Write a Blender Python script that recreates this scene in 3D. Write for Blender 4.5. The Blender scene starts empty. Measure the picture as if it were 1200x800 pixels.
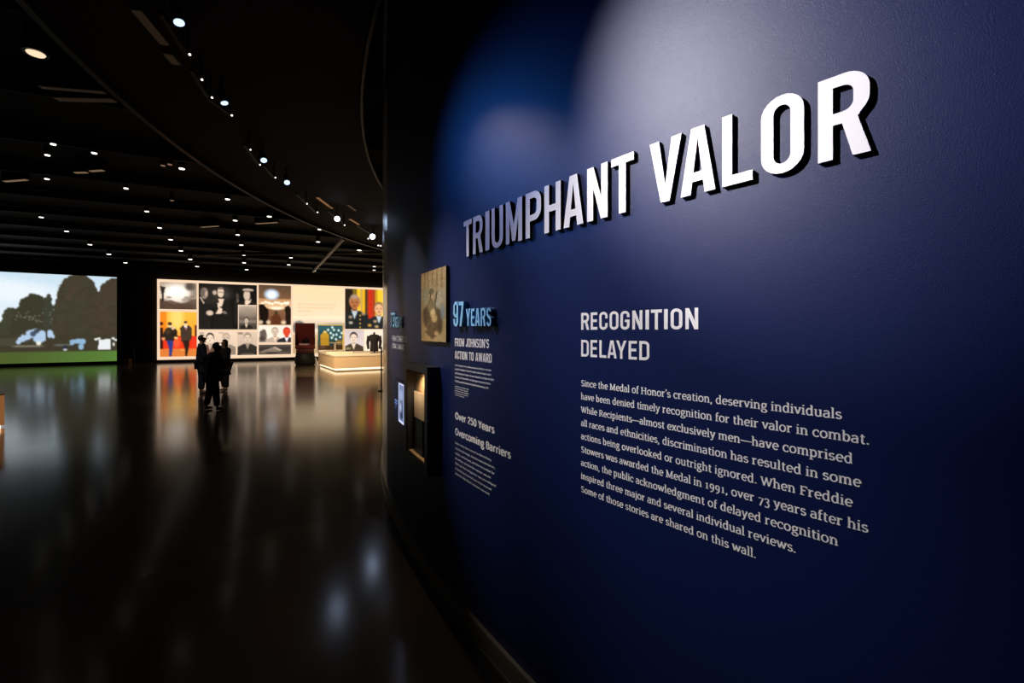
import bpy, bmesh, math, random
import numpy as np
from mathutils import Vector, Matrix
from mathutils.geometry import tessellate_polygon

# ------------------------------------------------------------------ camera, world, exposure, lamps
random.seed(4)
SC = bpy.context.scene
COL = SC.collection
F = 533.33            # focal length in px of a 1200 px wide frame (16 mm on 36 mm)
HY = 388.5            # horizon row
CH = 1.747            # eye height
cam_d = bpy.data.cameras.new('camera')
cam_d.sensor_width = 36.0
cam_d.lens = 16.0
cam_d.shift_y = -(400 - HY) / 1200.0
cam_d.clip_start = 0.05
cam_d.clip_end = 200
cam = bpy.data.objects.new('camera', cam_d)
COL.objects.link(cam)
cam.location = (0, 0, CH)
cam.rotation_euler = (math.pi / 2, 0, 0)
SC.camera = cam

world = bpy.data.worlds.new('world')
world.use_nodes = True
world.node_tree.nodes['Background'].inputs[0].default_value = (0.5, 0.6, 1.0, 1)
world.node_tree.nodes['Background'].inputs[1].default_value = 0.0035
SC.world = world
SC.view_settings.view_transform = 'Standard'
SC.view_settings.look = 'None'
SC.view_settings.gamma = 1.0
SC.view_settings.exposure = 0.0
SC.view_settings.use_curve_mapping = False

def spot(name, loc, target, energy, color, size_deg, blend=0.6, radius=0.03):
    d = bpy.data.lights.new(name, 'SPOT')
    d.energy = energy
    d.color = color
    d.spot_size = math.radians(size_deg)
    d.spot_blend = blend
    d.shadow_soft_size = radius
    o = bpy.data.objects.new(name, d)
    COL.objects.link(o)
    o.location = loc
    o.rotation_euler = (Vector(target) - Vector(loc)).to_track_quat('-Z', 'Y').to_euler()
    return o

def area(name, loc, target, energy, color, sx, sy):
    d = bpy.data.lights.new(name, 'AREA')
    d.shape = 'RECTANGLE'
    d.size = sx
    d.size_y = sy
    d.energy = energy
    d.color = color
    o = bpy.data.objects.new(name, d)
    COL.objects.link(o)
    o.location = loc
    o.rotation_euler = (Vector(target) - Vector(loc)).to_track_quat('-Z', 'Y').to_euler()
    return o

# spots for the curved blue wall, from the lighting track and added beside it
spot('title_spot', (-2.70, 1.00, 4.16), (0.65, 1.36, 2.46), 1150, (0.97, 0.92, 1.0), 22, 1.0, 0.02)  # unseen lamp off the track, placed for the sheen behind the title
spot('blue_spot', (-4.30, 3.70, 4.30), (0.08, 2.10, 2.34), 330, (0.04, 0.24, 1.0), 26, 1.0, 0.02)  # unseen blue lamp added off the track for the wall's blue pool
spot('far_title_spot', (-1.95, 3.20, 4.16), (0.08, 2.10, 2.10), 130, (1.0, 0.78, 0.58), 24, 1.0, 0.02)
spot('text_spot', (-1.75, 1.20, 4.16), (0.54, 1.64, 1.50), 430, (1.0, 0.95, 0.92), 32, 1.0, 0.02)
spot('left_text_spot', (-2.35, 3.00, 4.16), (-0.22, 2.80, 1.52), 540, (1.0, 0.95, 0.92), 24, 1.0, 0.02)
spot('panel_spot', (-2.95, 4.20, 4.16), (-0.80, 3.58, 2.0), 420, (1.0, 0.80, 0.58), 17, 0.8, 0.02)
spot('edge_spot', (-3.60, 4.60, 4.16), (-1.14, 4.42, 1.72), 620, (0.95, 0.88, 0.86), 17, 1.0, 0.02)  # added to brighten the far heading and figures
spot('edge_wash', (-3.60, 6.20, 4.16), (-1.70, 6.20, 1.70), 260, (1.0, 0.90, 0.80), 44, 1.0, 0.02)  # added to brighten the pale end section
spot('plinth_spot', (-8.2, 16.0, 5.3), (-6.6, 21.0, 0.4), 4200, (1.0, 0.72, 0.42), 70, 0.8, 0.05)  # added to brighten the plinth front, no fixture modelled
spot('cabinet_spot', (-10.2, 19.0, 5.3), (-10.9, 23.8, 1.3), 320, (1.0, 0.70, 0.48), 30, 0.8, 0.05)  # added front light for the dark cabinet
spot('visitor_fill', (-4.5, 7.5, 5.2), (-7.4, 11.2, 1.2), 480, (1.0, 0.80, 0.64), 26, 1.0, 0.05)  # fill added to bring out faces and hands
spot('visitor_fill', (-10.5, 8.0, 5.2), (-8.3, 13.0, 1.3), 420, (1.0, 0.80, 0.64), 22, 1.0, 0.05)  # second fill, added for the right-hand visitor's face
for q_ in ((-7.4, 10.5), (-3.2, 4.5), (-9.5, 5.5), (-12.5, 13.5), (-4.6, 15.0)):
    spot('hall_fill', (q_[0], q_[1], 5.25), (q_[0], q_[1], 0), 30, (1.0, 0.78, 0.58), 120, 1.0, 0.06)  # general floor fill standing in for the ceiling downlights
spot('near_fill', (-1.9, 0.3, 5.2), (-1.0, 2.2, 0), 170, (1.0, 0.80, 0.62), 90, 1.0, 0.06)  # unseen overhead fill added to brighten baseboard and near floor

# ------------------------------------------------------------------ helpers
def tag(o, label=None, cat=None, group=None, kind=None):
    if label: o['label'] = label
    if cat: o['category'] = cat
    if group: o['group'] = group
    if kind: o['kind'] = kind
    return o

def empty(name, loc=(0, 0, 0), rz=0.0, label=None, cat=None, group=None, kind=None):
    o = bpy.data.objects.new(name, None)
    o.empty_display_size = 0.1
    COL.objects.link(o)
    o.location = loc
    o.rotation_euler = (0, 0, rz)
    return tag(o, label, cat, group, kind)

def mesh_obj(name, verts, faces, mat, parent=None, smooth=False):
    me = bpy.data.meshes.new(name)
    me.from_pydata([tuple(v) for v in verts], [], faces)
    me.update()
    o = bpy.data.objects.new(name, me)
    COL.objects.link(o)
    if mat: me.materials.append(mat)
    if parent: o.parent = parent
    if smooth:
        for p in me.polygons: p.use_smooth = True
    return o

def bm_obj(name, bm, mat, parent=None, smooth=False, loc=None):
    me = bpy.data.meshes.new(name)
    bmesh.ops.recalc_face_normals(bm, faces=bm.faces)
    bm.to_mesh(me)
    bm.free()
    o = bpy.data.objects.new(name, me)
    COL.objects.link(o)
    me.materials.append(mat)
    if parent: o.parent = parent
    if loc: o.location = loc
    if smooth:
        for p in me.polygons: p.use_smooth = True
    return o

def add_box(bm, c, s, rz=0.0, bevel=0.0):
    m = Matrix.Translation(c) @ Matrix.Rotation(rz, 4, 'Z') @ Matrix.Diagonal((s[0], s[1], s[2], 1))
    g = bmesh.ops.create_cube(bm, size=1.0, matrix=m)
    if bevel:
        es = list({e for v in g['verts'] for e in v.link_edges})
        bmesh.ops.bevel(bm, geom=es, offset=bevel, segments=2, affect='EDGES', profile=0.6)

def box(name, c, s, mat, parent=None, rz=0.0, bevel=0.0):
    bm = bmesh.new()
    add_box(bm, c, s, rz, bevel)
    return bm_obj(name, bm, mat, parent)

def add_cyl(bm, p0, p1, r0, r1=None, seg=16, caps=True):
    p0, p1 = Vector(p0), Vector(p1)
    r1 = r0 if r1 is None else r1
    d = p1 - p0
    q = d.to_track_quat('Z', 'Y').to_matrix().to_4x4()
    m = Matrix.Translation((p0 + p1) / 2) @ q
    bmesh.ops.create_cone(bm, cap_ends=caps, segments=seg, radius1=r0, radius2=r1, depth=d.length, matrix=m)

def cyl(name, p0, p1, r0, mat, parent=None, r1=None, seg=16):
    bm = bmesh.new()
    add_cyl(bm, p0, p1, r0, r1, seg)
    return bm_obj(name, bm, mat, parent)

def ball(name, c, s, mat, parent=None, rot=None):
    bm = bmesh.new()
    bmesh.ops.create_uvsphere(bm, u_segments=16, v_segments=10, radius=1.0)
    m = Matrix.Translation(c) @ (rot.to_matrix().to_4x4() if rot else Matrix.Identity(4)) @ Matrix.Diagonal((s[0], s[1], s[2], 1))
    bmesh.ops.transform(bm, matrix=m, verts=bm.verts)
    return bm_obj(name, bm, mat, parent, smooth=True)

# ------------------------------------------------------------------ materials
def mat(name, color, rough=0.6, spec=0.5, metallic=0.0, emit=None, strength=0.0, bump=0.0, bscale=200.0, vary=0.0, vscale=6.0):
    m = bpy.data.materials.new(name)
    m.use_nodes = True
    nt = m.node_tree
    b = nt.nodes['Principled BSDF']
    b.inputs['Base Color'].default_value = (*color, 1)
    b.inputs['Roughness'].default_value = rough
    b.inputs['Specular IOR Level'].default_value = spec
    b.inputs['Metallic'].default_value = metallic
    if emit:
        b.inputs['Emission Color'].default_value = (*emit, 1)
        b.inputs['Emission Strength'].default_value = strength
    tc = nt.nodes.new('ShaderNodeTexCoord')
    if bump:
        n = nt.nodes.new('ShaderNodeTexNoise')
        n.inputs['Scale'].default_value = bscale
        n.inputs['Detail'].default_value = 3
        nt.links.new(tc.outputs['Object'], n.inputs['Vector'])
        bp = nt.nodes.new('ShaderNodeBump')
        bp.inputs['Strength'].default_value = bump
        bp.inputs['Distance'].default_value = 0.002
        nt.links.new(n.outputs['Fac'], bp.inputs['Height'])
        nt.links.new(bp.outputs['Normal'], b.inputs['Normal'])
    if vary:
        n = nt.nodes.new('ShaderNodeTexNoise')
        n.inputs['Scale'].default_value = vscale
        n.inputs['Detail'].default_value = 5
        nt.links.new(tc.outputs['Object'], n.inputs['Vector'])
        mx = nt.nodes.new('ShaderNodeMix')
        mx.data_type = 'RGBA'
        mx.inputs[6].default_value = (*[c * (1 - vary) for c in color], 1)
        mx.inputs[7].default_value = (*[min(1, c * (1 + vary)) for c in color], 1)
        nt.links.new(n.outputs['Fac'], mx.inputs[0])
        nt.links.new(mx.outputs[2], b.inputs['Base Color'])
    return m

M_WALL = mat('navy_wall_paint', (0.0045, 0.011, 0.060), 0.42, 0.27, bump=0.30, bscale=330)
M_BASEBOARD = mat('dark_rubber_baseboard', (0.20, 0.155, 0.11), 0.45, 0.5, vary=0.2)
M_LETTER = mat('satin_white_letter', (0.80, 0.77, 0.74), 0.42, 0.4, bump=0.06, bscale=60)
M_LSIDE = mat('black_letter_return', (0.006, 0.006, 0.008), 0.6, 0.2)
M_VINYL = mat('white_vinyl_print', (0.85, 0.82, 0.78), 0.5, 0.3, emit=(0.9, 0.86, 0.82), strength=0.0)
M_BLUEL = mat('pale_blue_letter', (0.30, 0.62, 0.85), 0.4, 0.4)
M_BLUES = mat('mid_blue_letter_return', (0.12, 0.32, 0.55), 0.5, 0.3)
M_BLACK = mat('black_paint', (0.012, 0.012, 0.013), 0.55, 0.3)
M_CEIL = mat('black_ceiling', (0.012, 0.011, 0.011), 0.8, 0.2, bump=0.3, bscale=20)
M_SOFFIT = mat('dark_brown_soffit', (0.022, 0.015, 0.010), 0.75, 0.2)
M_RAIL = mat('brown_black_metal', (0.035, 0.028, 0.022), 0.45, 0.5)
M_BEAM = mat('dark_steel_beam', (0.010, 0.009, 0.009), 0.7, 0.2)
M_DARKWALL = mat('dark_gallery_wall', (0.020, 0.017, 0.013), 0.7, 0.2, vary=0.2, vscale=1.0)
M_HOUS = mat('black_lamp_housing', (0.015, 0.015, 0.016), 0.35, 0.5)

def m_emit(name, color, strength):
    return mat(name, (0.02, 0.02, 0.02), 0.4, 0.3, emit=color, strength=strength)
M_LENS_B = m_emit('cool_lamp_lens', (0.55, 0.74, 1.0), 1.6)
M_LENS_G = m_emit('cool_lamp_lens_glare', (0.70, 0.84, 1.0), 8)
M_LENS_W = m_emit('warm_lamp_lens', (1.0, 0.93, 0.82), 2.2)
M_SLOT = m_emit('tan_light_slot', (0.75, 0.48, 0.25), 0.22)
M_EDGE_O = m_emit('orange_lit_edge_glow', (0.85, 0.38, 0.14), 0.22)  # emission for the lit soffit edges, no lamp

def m_floor():
    m = bpy.data.materials.new('polished_dark_concrete')
    m.use_nodes = True
    nt = m.node_tree
    b = nt.nodes['Principled BSDF']
    tc = nt.nodes.new('ShaderNodeTexCoord')
    n = nt.nodes.new('ShaderNodeTexNoise'); n.inputs['Scale'].default_value = 0.9; n.inputs['Detail'].default_value = 6
    n2 = nt.nodes.new('ShaderNodeTexNoise'); n2.inputs['Scale'].default_value = 45; n2.inputs['Detail'].default_value = 3
    nt.links.new(tc.outputs['Object'], n.inputs['Vector']); nt.links.new(tc.outputs['Object'], n2.inputs['Vector'])
    r = nt.nodes.new('ShaderNodeValToRGB')
    r.color_ramp.elements[0].position = 0.3; r.color_ramp.elements[0].color = (0.060, 0.046, 0.034, 1)
    r.color_ramp.elements[1].position = 0.75; r.color_ramp.elements[1].color = (0.095, 0.073, 0.053, 1)
    nt.links.new(n.outputs['Fac'], r.inputs['Fac']); nt.links.new(r.outputs['Color'], b.inputs['Base Color'])
    mr = nt.nodes.new('ShaderNodeMapRange')
    mr.inputs['To Min'].default_value = 0.12; mr.inputs['To Max'].default_value = 0.17
    nt.links.new(n.outputs['Fac'], mr.inputs['Value']); nt.links.new(mr.outputs['Result'], b.inputs['Roughness'])
    bp = nt.nodes.new('ShaderNodeBump'); bp.inputs['Strength'].default_value = 0.03; bp.inputs['Distance'].default_value = 0.001
    nt.links.new(n2.outputs['Fac'], bp.inputs['Height']); nt.links.new(bp.outputs['Normal'], b.inputs['Normal'])
    b.inputs['Specular IOR Level'].default_value = 0.5
    return m
M_FLOOR = m_floor()

def m_print(name, strength, rough=0.5, diffuse=0.0):
    """flat printed or projected picture: its colours come from a colour attribute"""
    m = bpy.data.materials.new(name)
    m.use_nodes = True
    nt = m.node_tree
    b = nt.nodes['Principled BSDF']
    a = nt.nodes.new('ShaderNodeAttribute'); a.attribute_name = 'print'
    b.inputs['Roughness'].default_value = rough
    b.inputs['Specular IOR Level'].default_value = 0.2
    b.inputs['Base Color'].default_value = (0.01, 0.01, 0.01, 1)
    if diffuse:
        nt.links.new(a.outputs['Color'], b.inputs['Base Color'])
    if strength:
        nt.links.new(a.outputs['Color'], b.inputs['Emission Color'])
        b.inputs['Emission Strength'].default_value = strength
    return m
M_GLOWPRINT = m_print('glowing_photo_print', 1.25)  # prints emit their own colours
M_SCREEN = m_print('video_screen_picture', 1.12)
M_PAPER = m_print('printed_photo', 0.0, diffuse=1)
M_FRAME = mat('glowing_white_frame', (0.3, 0.28, 0.25), 0.5, 0.2, emit=(1.0, 0.72, 0.50), strength=0.95)  # even emission put into the frame colour

# ------------------------------------------------------------------ geometry of the curved wall
CX, CY = 10.66, 9.41
RF = 12.84                 # radius through the faces of the raised letters
RW = RF - 0.016            # wall surface
def px_theta(x, r):
    d = np.array([(x - 600) / F, 1.0]); c = np.array([CX, CY])
    a = d @ d; b = -2 * d @ c; cc = c @ c - r * r
    s = (-b - math.sqrt(b * b - 4 * a * cc)) / (2 * a)
    P = d * s
    return math.atan2(CY - P[1], CX - P[0])
def ring(theta, r, z):
    return (CX - r * math.cos(theta), CY - r * math.sin(theta), z)
def depth(theta, r): return CY - r * math.sin(theta)
def z_at(x, y, r=RF):
    return CH + (HY - y) / F * depth(px_theta(x, r), r)
def px_of(theta, r):
    X, Y, _ = ring(theta, r, 0)
    return 600 + F * X / Y

def at_height(x, y, h):
    """point seen at pixel x, y that lies h above the eye (negative: below)"""
    Y = F * h / (HY - y)
    return ((x - 600) / F * Y, Y, CH + h)

def arc_slab(name, r0, r1, z0, z1, t0, t1, n, m, parent=None):
    vs, fs = [], []
    for i in range(n + 1):
        t = t0 + (t1 - t0) * i / n
        for (r, z) in ((r0, z0), (r1, z0), (r1, z1), (r0, z1)):
            vs.append(ring(t, r, z))
    for i in range(n):
        for k in range(4):
            a, b = i * 4 + k, i * 4 + (k + 1) % 4
            fs.append((a, b, b + 4, a + 4))
    fs.append((0, 3, 2, 1)); e = n * 4
    fs.append((e, e + 1, e + 2, e + 3))
    bm = bmesh.new()
    bv = [bm.verts.new(v) for v in vs]
    for f in fs: bm.faces.new([bv[k] for k in f])
    return bm_obj(name, bm, m, parent)

# ------------------------------------------------------------------ setting
HC = 3.80                     # ceiling above eye
TH0, TH1 = -1.15, 1.20
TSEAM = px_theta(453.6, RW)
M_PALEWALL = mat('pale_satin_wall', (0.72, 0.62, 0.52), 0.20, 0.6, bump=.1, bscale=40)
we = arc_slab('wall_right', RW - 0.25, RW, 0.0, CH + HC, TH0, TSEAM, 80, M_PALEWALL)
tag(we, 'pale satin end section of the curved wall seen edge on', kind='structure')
wall_right = arc_slab('wall_right', RW - 0.25, RW, 0.0, CH + HC, TSEAM, TH1, 120, M_WALL)
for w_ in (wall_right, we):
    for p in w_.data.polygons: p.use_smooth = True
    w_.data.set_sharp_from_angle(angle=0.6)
tag(wall_right, 'tall convex curved wall painted satin navy blue with white printed texts', kind='structure')
bb = arc_slab('baseboard_right', RW, RW + 0.022, 0.0, 0.115, TH0, TH1, 160, M_BASEBOARD)
tag(bb, 'dark brown baseboard along the foot of the curved blue wall', kind='structure')
lip = arc_slab('bead', RW, RW + 0.030, 0.0, 0.012, TH0, TH1, 160, M_BASEBOARD, bb)

fl = mesh_obj('floor', [(-42, -9, 0), (26, -9, 0), (26, 46, 0), (-42, 46, 0)], [(0, 1, 2, 3)], M_FLOOR)
tag(fl, 'dark polished concrete floor with blurred reflections', kind='structure')
ce = box('ceiling', (-8, 18.5, CH + HC + 0.1), (68, 55, 0.2), M_CEIL)
tag(ce, 'high black ceiling', kind='structure')

# far walls: photo wall line A-B, screen line
A = Vector((-19.8, 25.5)); B = Vector((-8.8, 30.6)); U = (B - A).normalized(); NW = Vector((U.y, -U.x))   # NW points to the camera
ANG = math.atan2(U.y, U.x)
def line_t(x, P, D):
    # ray (k*s, s), k=(x-600)/F meets P + t D
    k = (x - 600) / F
    return (k * P.y - P.x) / (D.x - k * D.y)
def wl(t, off=0.0):
    p = A + U * t + NW * off
    return p
t_l = line_t(150, A, U)
def slab_line(name, P, D, t0, t1, off0, off1, z0, z1, m, parent=None):
    N = Vector((D.y, -D.x))
    vs = []
    for (t, o) in ((t0, off0), (t1, off0), (t1, off1), (t0, off1)):
        q = P + D * t + N * o
        vs += [(q.x, q.y, z0), (q.x, q.y, z1)]
    fs = [(0, 2, 3, 1), (2, 4, 5, 3), (4, 6, 7, 5), (6, 0, 1, 7), (1, 3, 5, 7), (0, 6, 4, 2)]
    bm = bmesh.new()
    bv = [bm.verts.new(v) for v in vs]
    for f in fs: bm.faces.new([bv[k] for k in f])
    return bm_obj(name, bm, m, parent)
wb = slab_line('wall_back', A, U, -1.70, 34, -0.45, -0.12, 0, CH + HC, M_DARKWALL)
tag(wb, 'dark rear wall behind the large photo display', kind='structure')
S0 = Vector((-25.3, 22.5)); S1 = Vector((-21.5, 24.8)); SU = (S1 - S0).normalized()
wlft = slab_line('wall_left', S0, SU, -14, (S1 - S0).length + 0.05, -0.40, -0.06, 0, CH + HC, M_DARKWALL)
tag(wlft, 'dark wall carrying the video screen', kind='structure')
e1 = S0 + SU * ((S1 - S0).length + 0.06)
e2 = A + U * (-2.17)
tag(box('wall_rear', (-8, -8.8, (CH + HC) / 2), (66, 0.2, CH + HC), M_DARKWALL), 'dark wall behind the viewer', kind='structure')

# video screen
def grid_picture(name, img, corner, ux, uz, w, h, m, parent=None):
    H, W = img.shape[:2]
    vs = []
    ux = Vector(ux); uz = Vector(uz); c = Vector(corner)
    for j in range(H):
        for i in range(W):
            vs.append(c + ux * (w * i / (W - 1)) + uz * (h * (1 - j / (H - 1))))
    fs = [(j * W + i, (j + 1) * W + i, (j + 1) * W + i + 1, j * W + i + 1) for j in range(H - 1) for i in range(W - 1)]
    o = mesh_obj(name, vs, fs, m, parent)
    put_colors(o, img)
    return o
def lin(c):
    c = np.clip(np.asarray(c, float), 0, 1)
    return np.where(c <= 0.04045, c / 12.92, ((c + 0.055) / 1.055) ** 2.4)
def put_colors(o, img):
    ca = o.data.color_attributes.new('print', 'FLOAT_COLOR', 'POINT')
    flat = lin(img.reshape(-1, 3) / 255.0)
    ca.data.foreach_set('color', np.c_[flat, np.ones(len(flat))].astype(np.float32).ravel())

class Pic:
    """small painter for flat printed pictures, coordinates 0..1, y down"""
    def __init__(s, w, h, c=(0, 0, 0)):
        s.w, s.h = w, h
        s.a = np.zeros((h, w, 3)) + np.array(c, float)
        s.X, s.Y = np.meshgrid((np.arange(w) + .5) / w, (np.arange(h) + .5) / h)
    def _put(s, m, c, al=1.0):
        m = (np.clip(m, 0, 1) * al)[..., None]
        s.a = s.a * (1 - m) + np.array(c, float) * m
        return s
    def rect(s, x0, y0, x1, y1, c, al=1.0):
        e = 60
        m = np.clip((s.X - x0) * e + .5, 0, 1) * np.clip((x1 - s.X) * e + .5, 0, 1) * np.clip((s.Y - y0) * e + .5, 0, 1) * np.clip((y1 - s.Y) * e + .5, 0, 1)
        return s._put(m, c, al)
    def ell(s, cx, cy, rx, ry, c, al=1.0, soft=0.12):
        d = np.sqrt(((s.X - cx) / rx) ** 2 + ((s.Y - cy) / ry) ** 2)
        return s._put((1 - d) / soft + .5, c, al)
    def poly(s, pts, c, al=1.0):
        ins = np.zeros(s.X.shape, bool)
        n = len(pts)
        for i in range(n):
            (x0, y0), (x1, y1) = pts[i], pts[(i + 1) % n]
            cond = ((y0 > s.Y) != (y1 > s.Y))
            with np.errstate(divide='ignore', invalid='ignore'):
                xi = (x1 - x0) * (s.Y - y0) / (y1 - y0 + 1e-12) + x0
            ins ^= cond & (s.X < xi)
        return s._put(ins.astype(float), c, al)
    def vgrad(s, y0, y1, c0, c1):
        t = np.clip((s.Y - y0) / (y1 - y0), 0, 1)[..., None]
        m = ((s.Y >= y0) & (s.Y <= y1))[..., None]
        s.a = np.where(m, np.array(c0, float) * (1 - t) + np.array(c1, float) * t, s.a)
        return s
    def noise(s, amp, cell=3):
        rng = np.random.default_rng(int(s.w * 7 + s.h * 13 + amp * 3 + cell))
        n = rng.normal(0, 1, (s.h // cell + 2, s.w // cell + 2))
        n = np.kron(n, np.ones((cell, cell)))[:s.h, :s.w]
        s.a = s.a + (n * amp)[..., None]
        return s
    def blur(s, k=1):
        for _ in range(k):
            p = np.pad(s.a, ((1, 1), (1, 1), (0, 0)), 'edge')
            s.a = (p[:-2, 1:-1] + p[2:, 1:-1] + p[1:-1, :-2] + p[1:-1, 2:] + 2 * p[1:-1, 1:-1]) / 6
        return s
    def img(s): return np.clip(s.a, 0, 255)
    def bust(s, cx, top, sc, skin, hair, coat, collar=(225, 220, 210), asp=1.0):
        """head and shoulders; sc = head height, asp = picture w/h"""
        hw = sc * 0.36 / asp
        s.poly([(cx - sc * 1.05 / asp, top + sc * 2.6), (cx - sc * 0.95 / asp, top + sc * 1.45), (cx - sc * 0.35 / asp, top + sc * 1.15), (cx + sc * 0.35 / asp, top + sc * 1.15), (cx + sc * 0.95 / asp, top + sc * 1.45), (cx + sc * 1.05 / asp, top + sc * 2.6)], coat)
        s.poly([(cx - sc * 0.25 / asp, top + sc * 1.05), (cx + sc * 0.25 / asp, top + sc * 1.05), (cx, top + sc * 1.75)], collar)
        s.rect(cx - sc * .17 / asp, top + sc * .8, cx + sc * .17 / asp, top + sc * 1.15, [v * .8 for v in skin])
        s.ell(cx, top + sc * 0.45, hw * 1.05, sc * 0.48, hair)
        s.ell(cx, top + sc * 0.58, hw * 0.92, sc * 0.42, skin)
        dk = [v * .45 for v in skin]
        for q in (-1, 1): s.ell(cx + q * hw * .42, top + sc * .52, hw * .17, sc * .045, dk, .9, .6)
        s.ell(cx, top + sc * .68, hw * .14, sc * .06, [v * .75 for v in skin], .8, .8)
        s.ell(cx, top + sc * .80, hw * .32, sc * .035, dk, .8, .8)
        return s

# ------------------------------------------------------------------ screen picture (x in photo px from -170 to 136.5)
t_r = (S1 - S0).length - 0.02
t_sl = -8.2
def screen_picture():
    W, H = 420, 120
    p = Pic(W, H, (214, 230, 240))
    X0, X1, Y0, Y1 = -170.0, 136.5, 323.0, 424.0
    fx = lambda x: (line_t(x, S0, SU) - t_sl) / (t_r - t_sl)
    fy = lambda y: (y - Y0) / (Y1 - Y0)
    p.vgrad(0, .6, (196, 218, 232), (228, 238, 244))
    p.ell(fx(20), fy(345), .12, .10, (236, 241, 246), .7, .9).ell(fx(-80), fy(335), .2, .08, (238, 242, 246), .7, .9)
    rng = random.Random(5)
    sx = (fx(136) - fx(120)) / 16 * 306 / 306
    def el(x, y, rx, ry, c, al=1, soft=.15): p.ell(fx(x), fy(y), (fx(x + rx) - fx(x - rx)) / 2, ry / 101, c, al, soft)
    def crown(x0, x1, ytop, c, n, jit, r=4.0, y1=405, power=2.2):
        cx_, hw = (x0 + x1) / 2, (x1 - x0) / 2
        U_ = [-1 + 2 * i / n for i in range(n + 1)]
        Yt = [y1 - (y1 - ytop) * max(0, 1 - abs(u) ** power) ** .5 for u in U_]
        p.poly([(fx(cx_ + u * hw), fy(y + r * .5)) for u, y in zip(U_, Yt)] + [(fx(x1), fy(y1)), (fx(x0), fy(y1))], c)
        for u, y in zip(U_, Yt):
            if y < y1 - 4: el(cx_ + u * hw * .97 + rng.uniform(-1, 1), y + r + rng.uniform(-jit, jit), r, r, c, 1, .3)
    # far pale wood, middle tree with ragged top, big round trees
    crown(-180, -60, 372, (84, 88, 70), 60, 2, 4); crown(-100, 22, 370, (74, 76, 60), 60, 2, 3.5)
    crown(-2, 30, 363, (62, 62, 47), 18, 2.5, 3); crown(11, 70, 347, (58, 56, 42), 26, 2.4, 3.2, power=2.0)
    crown(50, 64, 346, (60, 62, 50), 6, 1.5, 2.5); crown(26, 46, 348, (58, 56, 42), 8, 2, 2.5)
    crown(60, 124, 322.5, (64, 59, 45), 40, .8, 2.6, power=2.6); crown(106, 166, 325, (67, 58, 46), 34, .8, 2.6, power=2.4)
    for i in range(90):
        x = rng.uniform(70, 136); y = rng.uniform(335, 398)
        el(x, y, rng.uniform(2, 4), rng.uniform(1.5, 3), rng.choice([(72, 66, 50), (58, 52, 40), (80, 62, 50)]), .35, .8)
    for i in range(30): el(rng.uniform(18, 62), rng.uniform(366, 378), .9, .8, (128, 126, 112), .8, .6)
    p.rect(-.02, fy(392), 1.02, fy(412), (62, 56, 43))
    p.rect(-.02, fy(396), fx(20), fy(404), (76, 74, 58), .7)
    sky = (172, 196, 224)
    for x, y, rx, ry in ((22, 400, 3, 2.6), (26, 397, 5, 3), (31, 394, 6, 4), (37, 391, 7, 4.5), (43, 390, 7, 5), (49, 392, 5.5, 5), (46, 397, 7, 4), (52, 396, 3, 3), (58.5, 391, 4, 4.6), (62.5, 394, 1.6, 2.4)):
        el(x, y, rx, ry, sky, 1, .25)
    for x, y, rx, ry, c in ((39, 391, 3.5, 3, (66, 74, 96)), (43, 388, 3, 2.5, (60, 66, 80)), (46, 386, 2.4, 2.2, (60, 60, 56)), (34, 400.5, 6, 2.0, (60, 60, 46)), (54.6, 391, .9, 8, (60, 56, 44)), (29, 391, 2, 1.5, (64, 62, 50))):
        el(x, y, rx, ry, c, .95, .3)
    el(45.5, 401.5, 3, 2.2, (232, 230, 214), 1, .3); p.rect(fx(16), fy(404), fx(50), fy(405.3), (176, 172, 152), .8)
    p.rect(fx(64), fy(403.2), fx(82), fy(404.6), (140, 150, 150), .7)
    for x, y, rx, ry in ((86, 400, 4.5, 2.6), (92, 399.5, 5, 3), (97, 400, 3.5, 3.4), (95, 406, 3.2, 3.6), (84, 403, 2.5, 1.2)): el(x, y, rx, ry, (140, 176, 206), 1, .3)
    el(87, 405.5, 3.4, 1.8, (56, 54, 48), 1, .3); el(76.5, 406.5, 3.4, 2.4, (40, 46, 56), 1, .4); el(76.5, 409.2, 2.6, 1, (200, 206, 214), 1, .4)
    p.poly([(fx(115.5), fy(398)), (fx(129), fy(397)), (fx(129.5), fy(409.5)), (fx(115), fy(409.5))], (226, 230, 232))
    for x, y, rx, ry in ((112.5, 397.5, 2.2, 1.4), (116, 396.5, 2, 1.2), (132.5, 396.5, 2, 1.4), (135.5, 398.5, 2, 1.2), (133, 403.5, 1.3, 2.2)): el(x, y, rx, ry, (226, 230, 228), 1, .4)
    for i in range(12): el(-160 + i * 14, 398, 2.5, 1.6, (150, 160, 165), .6, .5)
    p.rect(0, fy(411), 1.02, 1.02, (76, 92, 44))
    t = np.clip((p.X - fx(20)) / (1 - fx(20)), 0, 1)
    p._put(((p.Y > fy(411)) * t), (86, 128, 56), .9)
    p.noise(2.2, 1)
    return p.blur(1).img()
scr = empty('video_screen', (*(S0 + SU * 0).to_tuple(), 0), 0, 'wide bright video screen showing dark round trees, pale sky and a green lawn', 'screen')
inv = Matrix.Translation(-scr.location)
Ls = t_r - t_sl
def loc(o, root):
    o.data.transform(Matrix.Translation(-Vector(root.location)))
    o.parent = root
    return o
NS = Vector((SU.y, -SU.x))
q = S0 + SU * t_sl + NS * 0.052
simg = screen_picture()
pic = grid_picture('picture', simg, (q.x, q.y, 0.155), (SU.x, SU.y, 0), (0, 0, 1), Ls, 4.55, M_SCREEN)
loc(pic, scr)
loc(slab_line('screen_body', S0, SU, t_sl - .04, t_r + .04, -0.055, 0.045, 0.10, 4.76, M_BLACK), scr)

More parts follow.
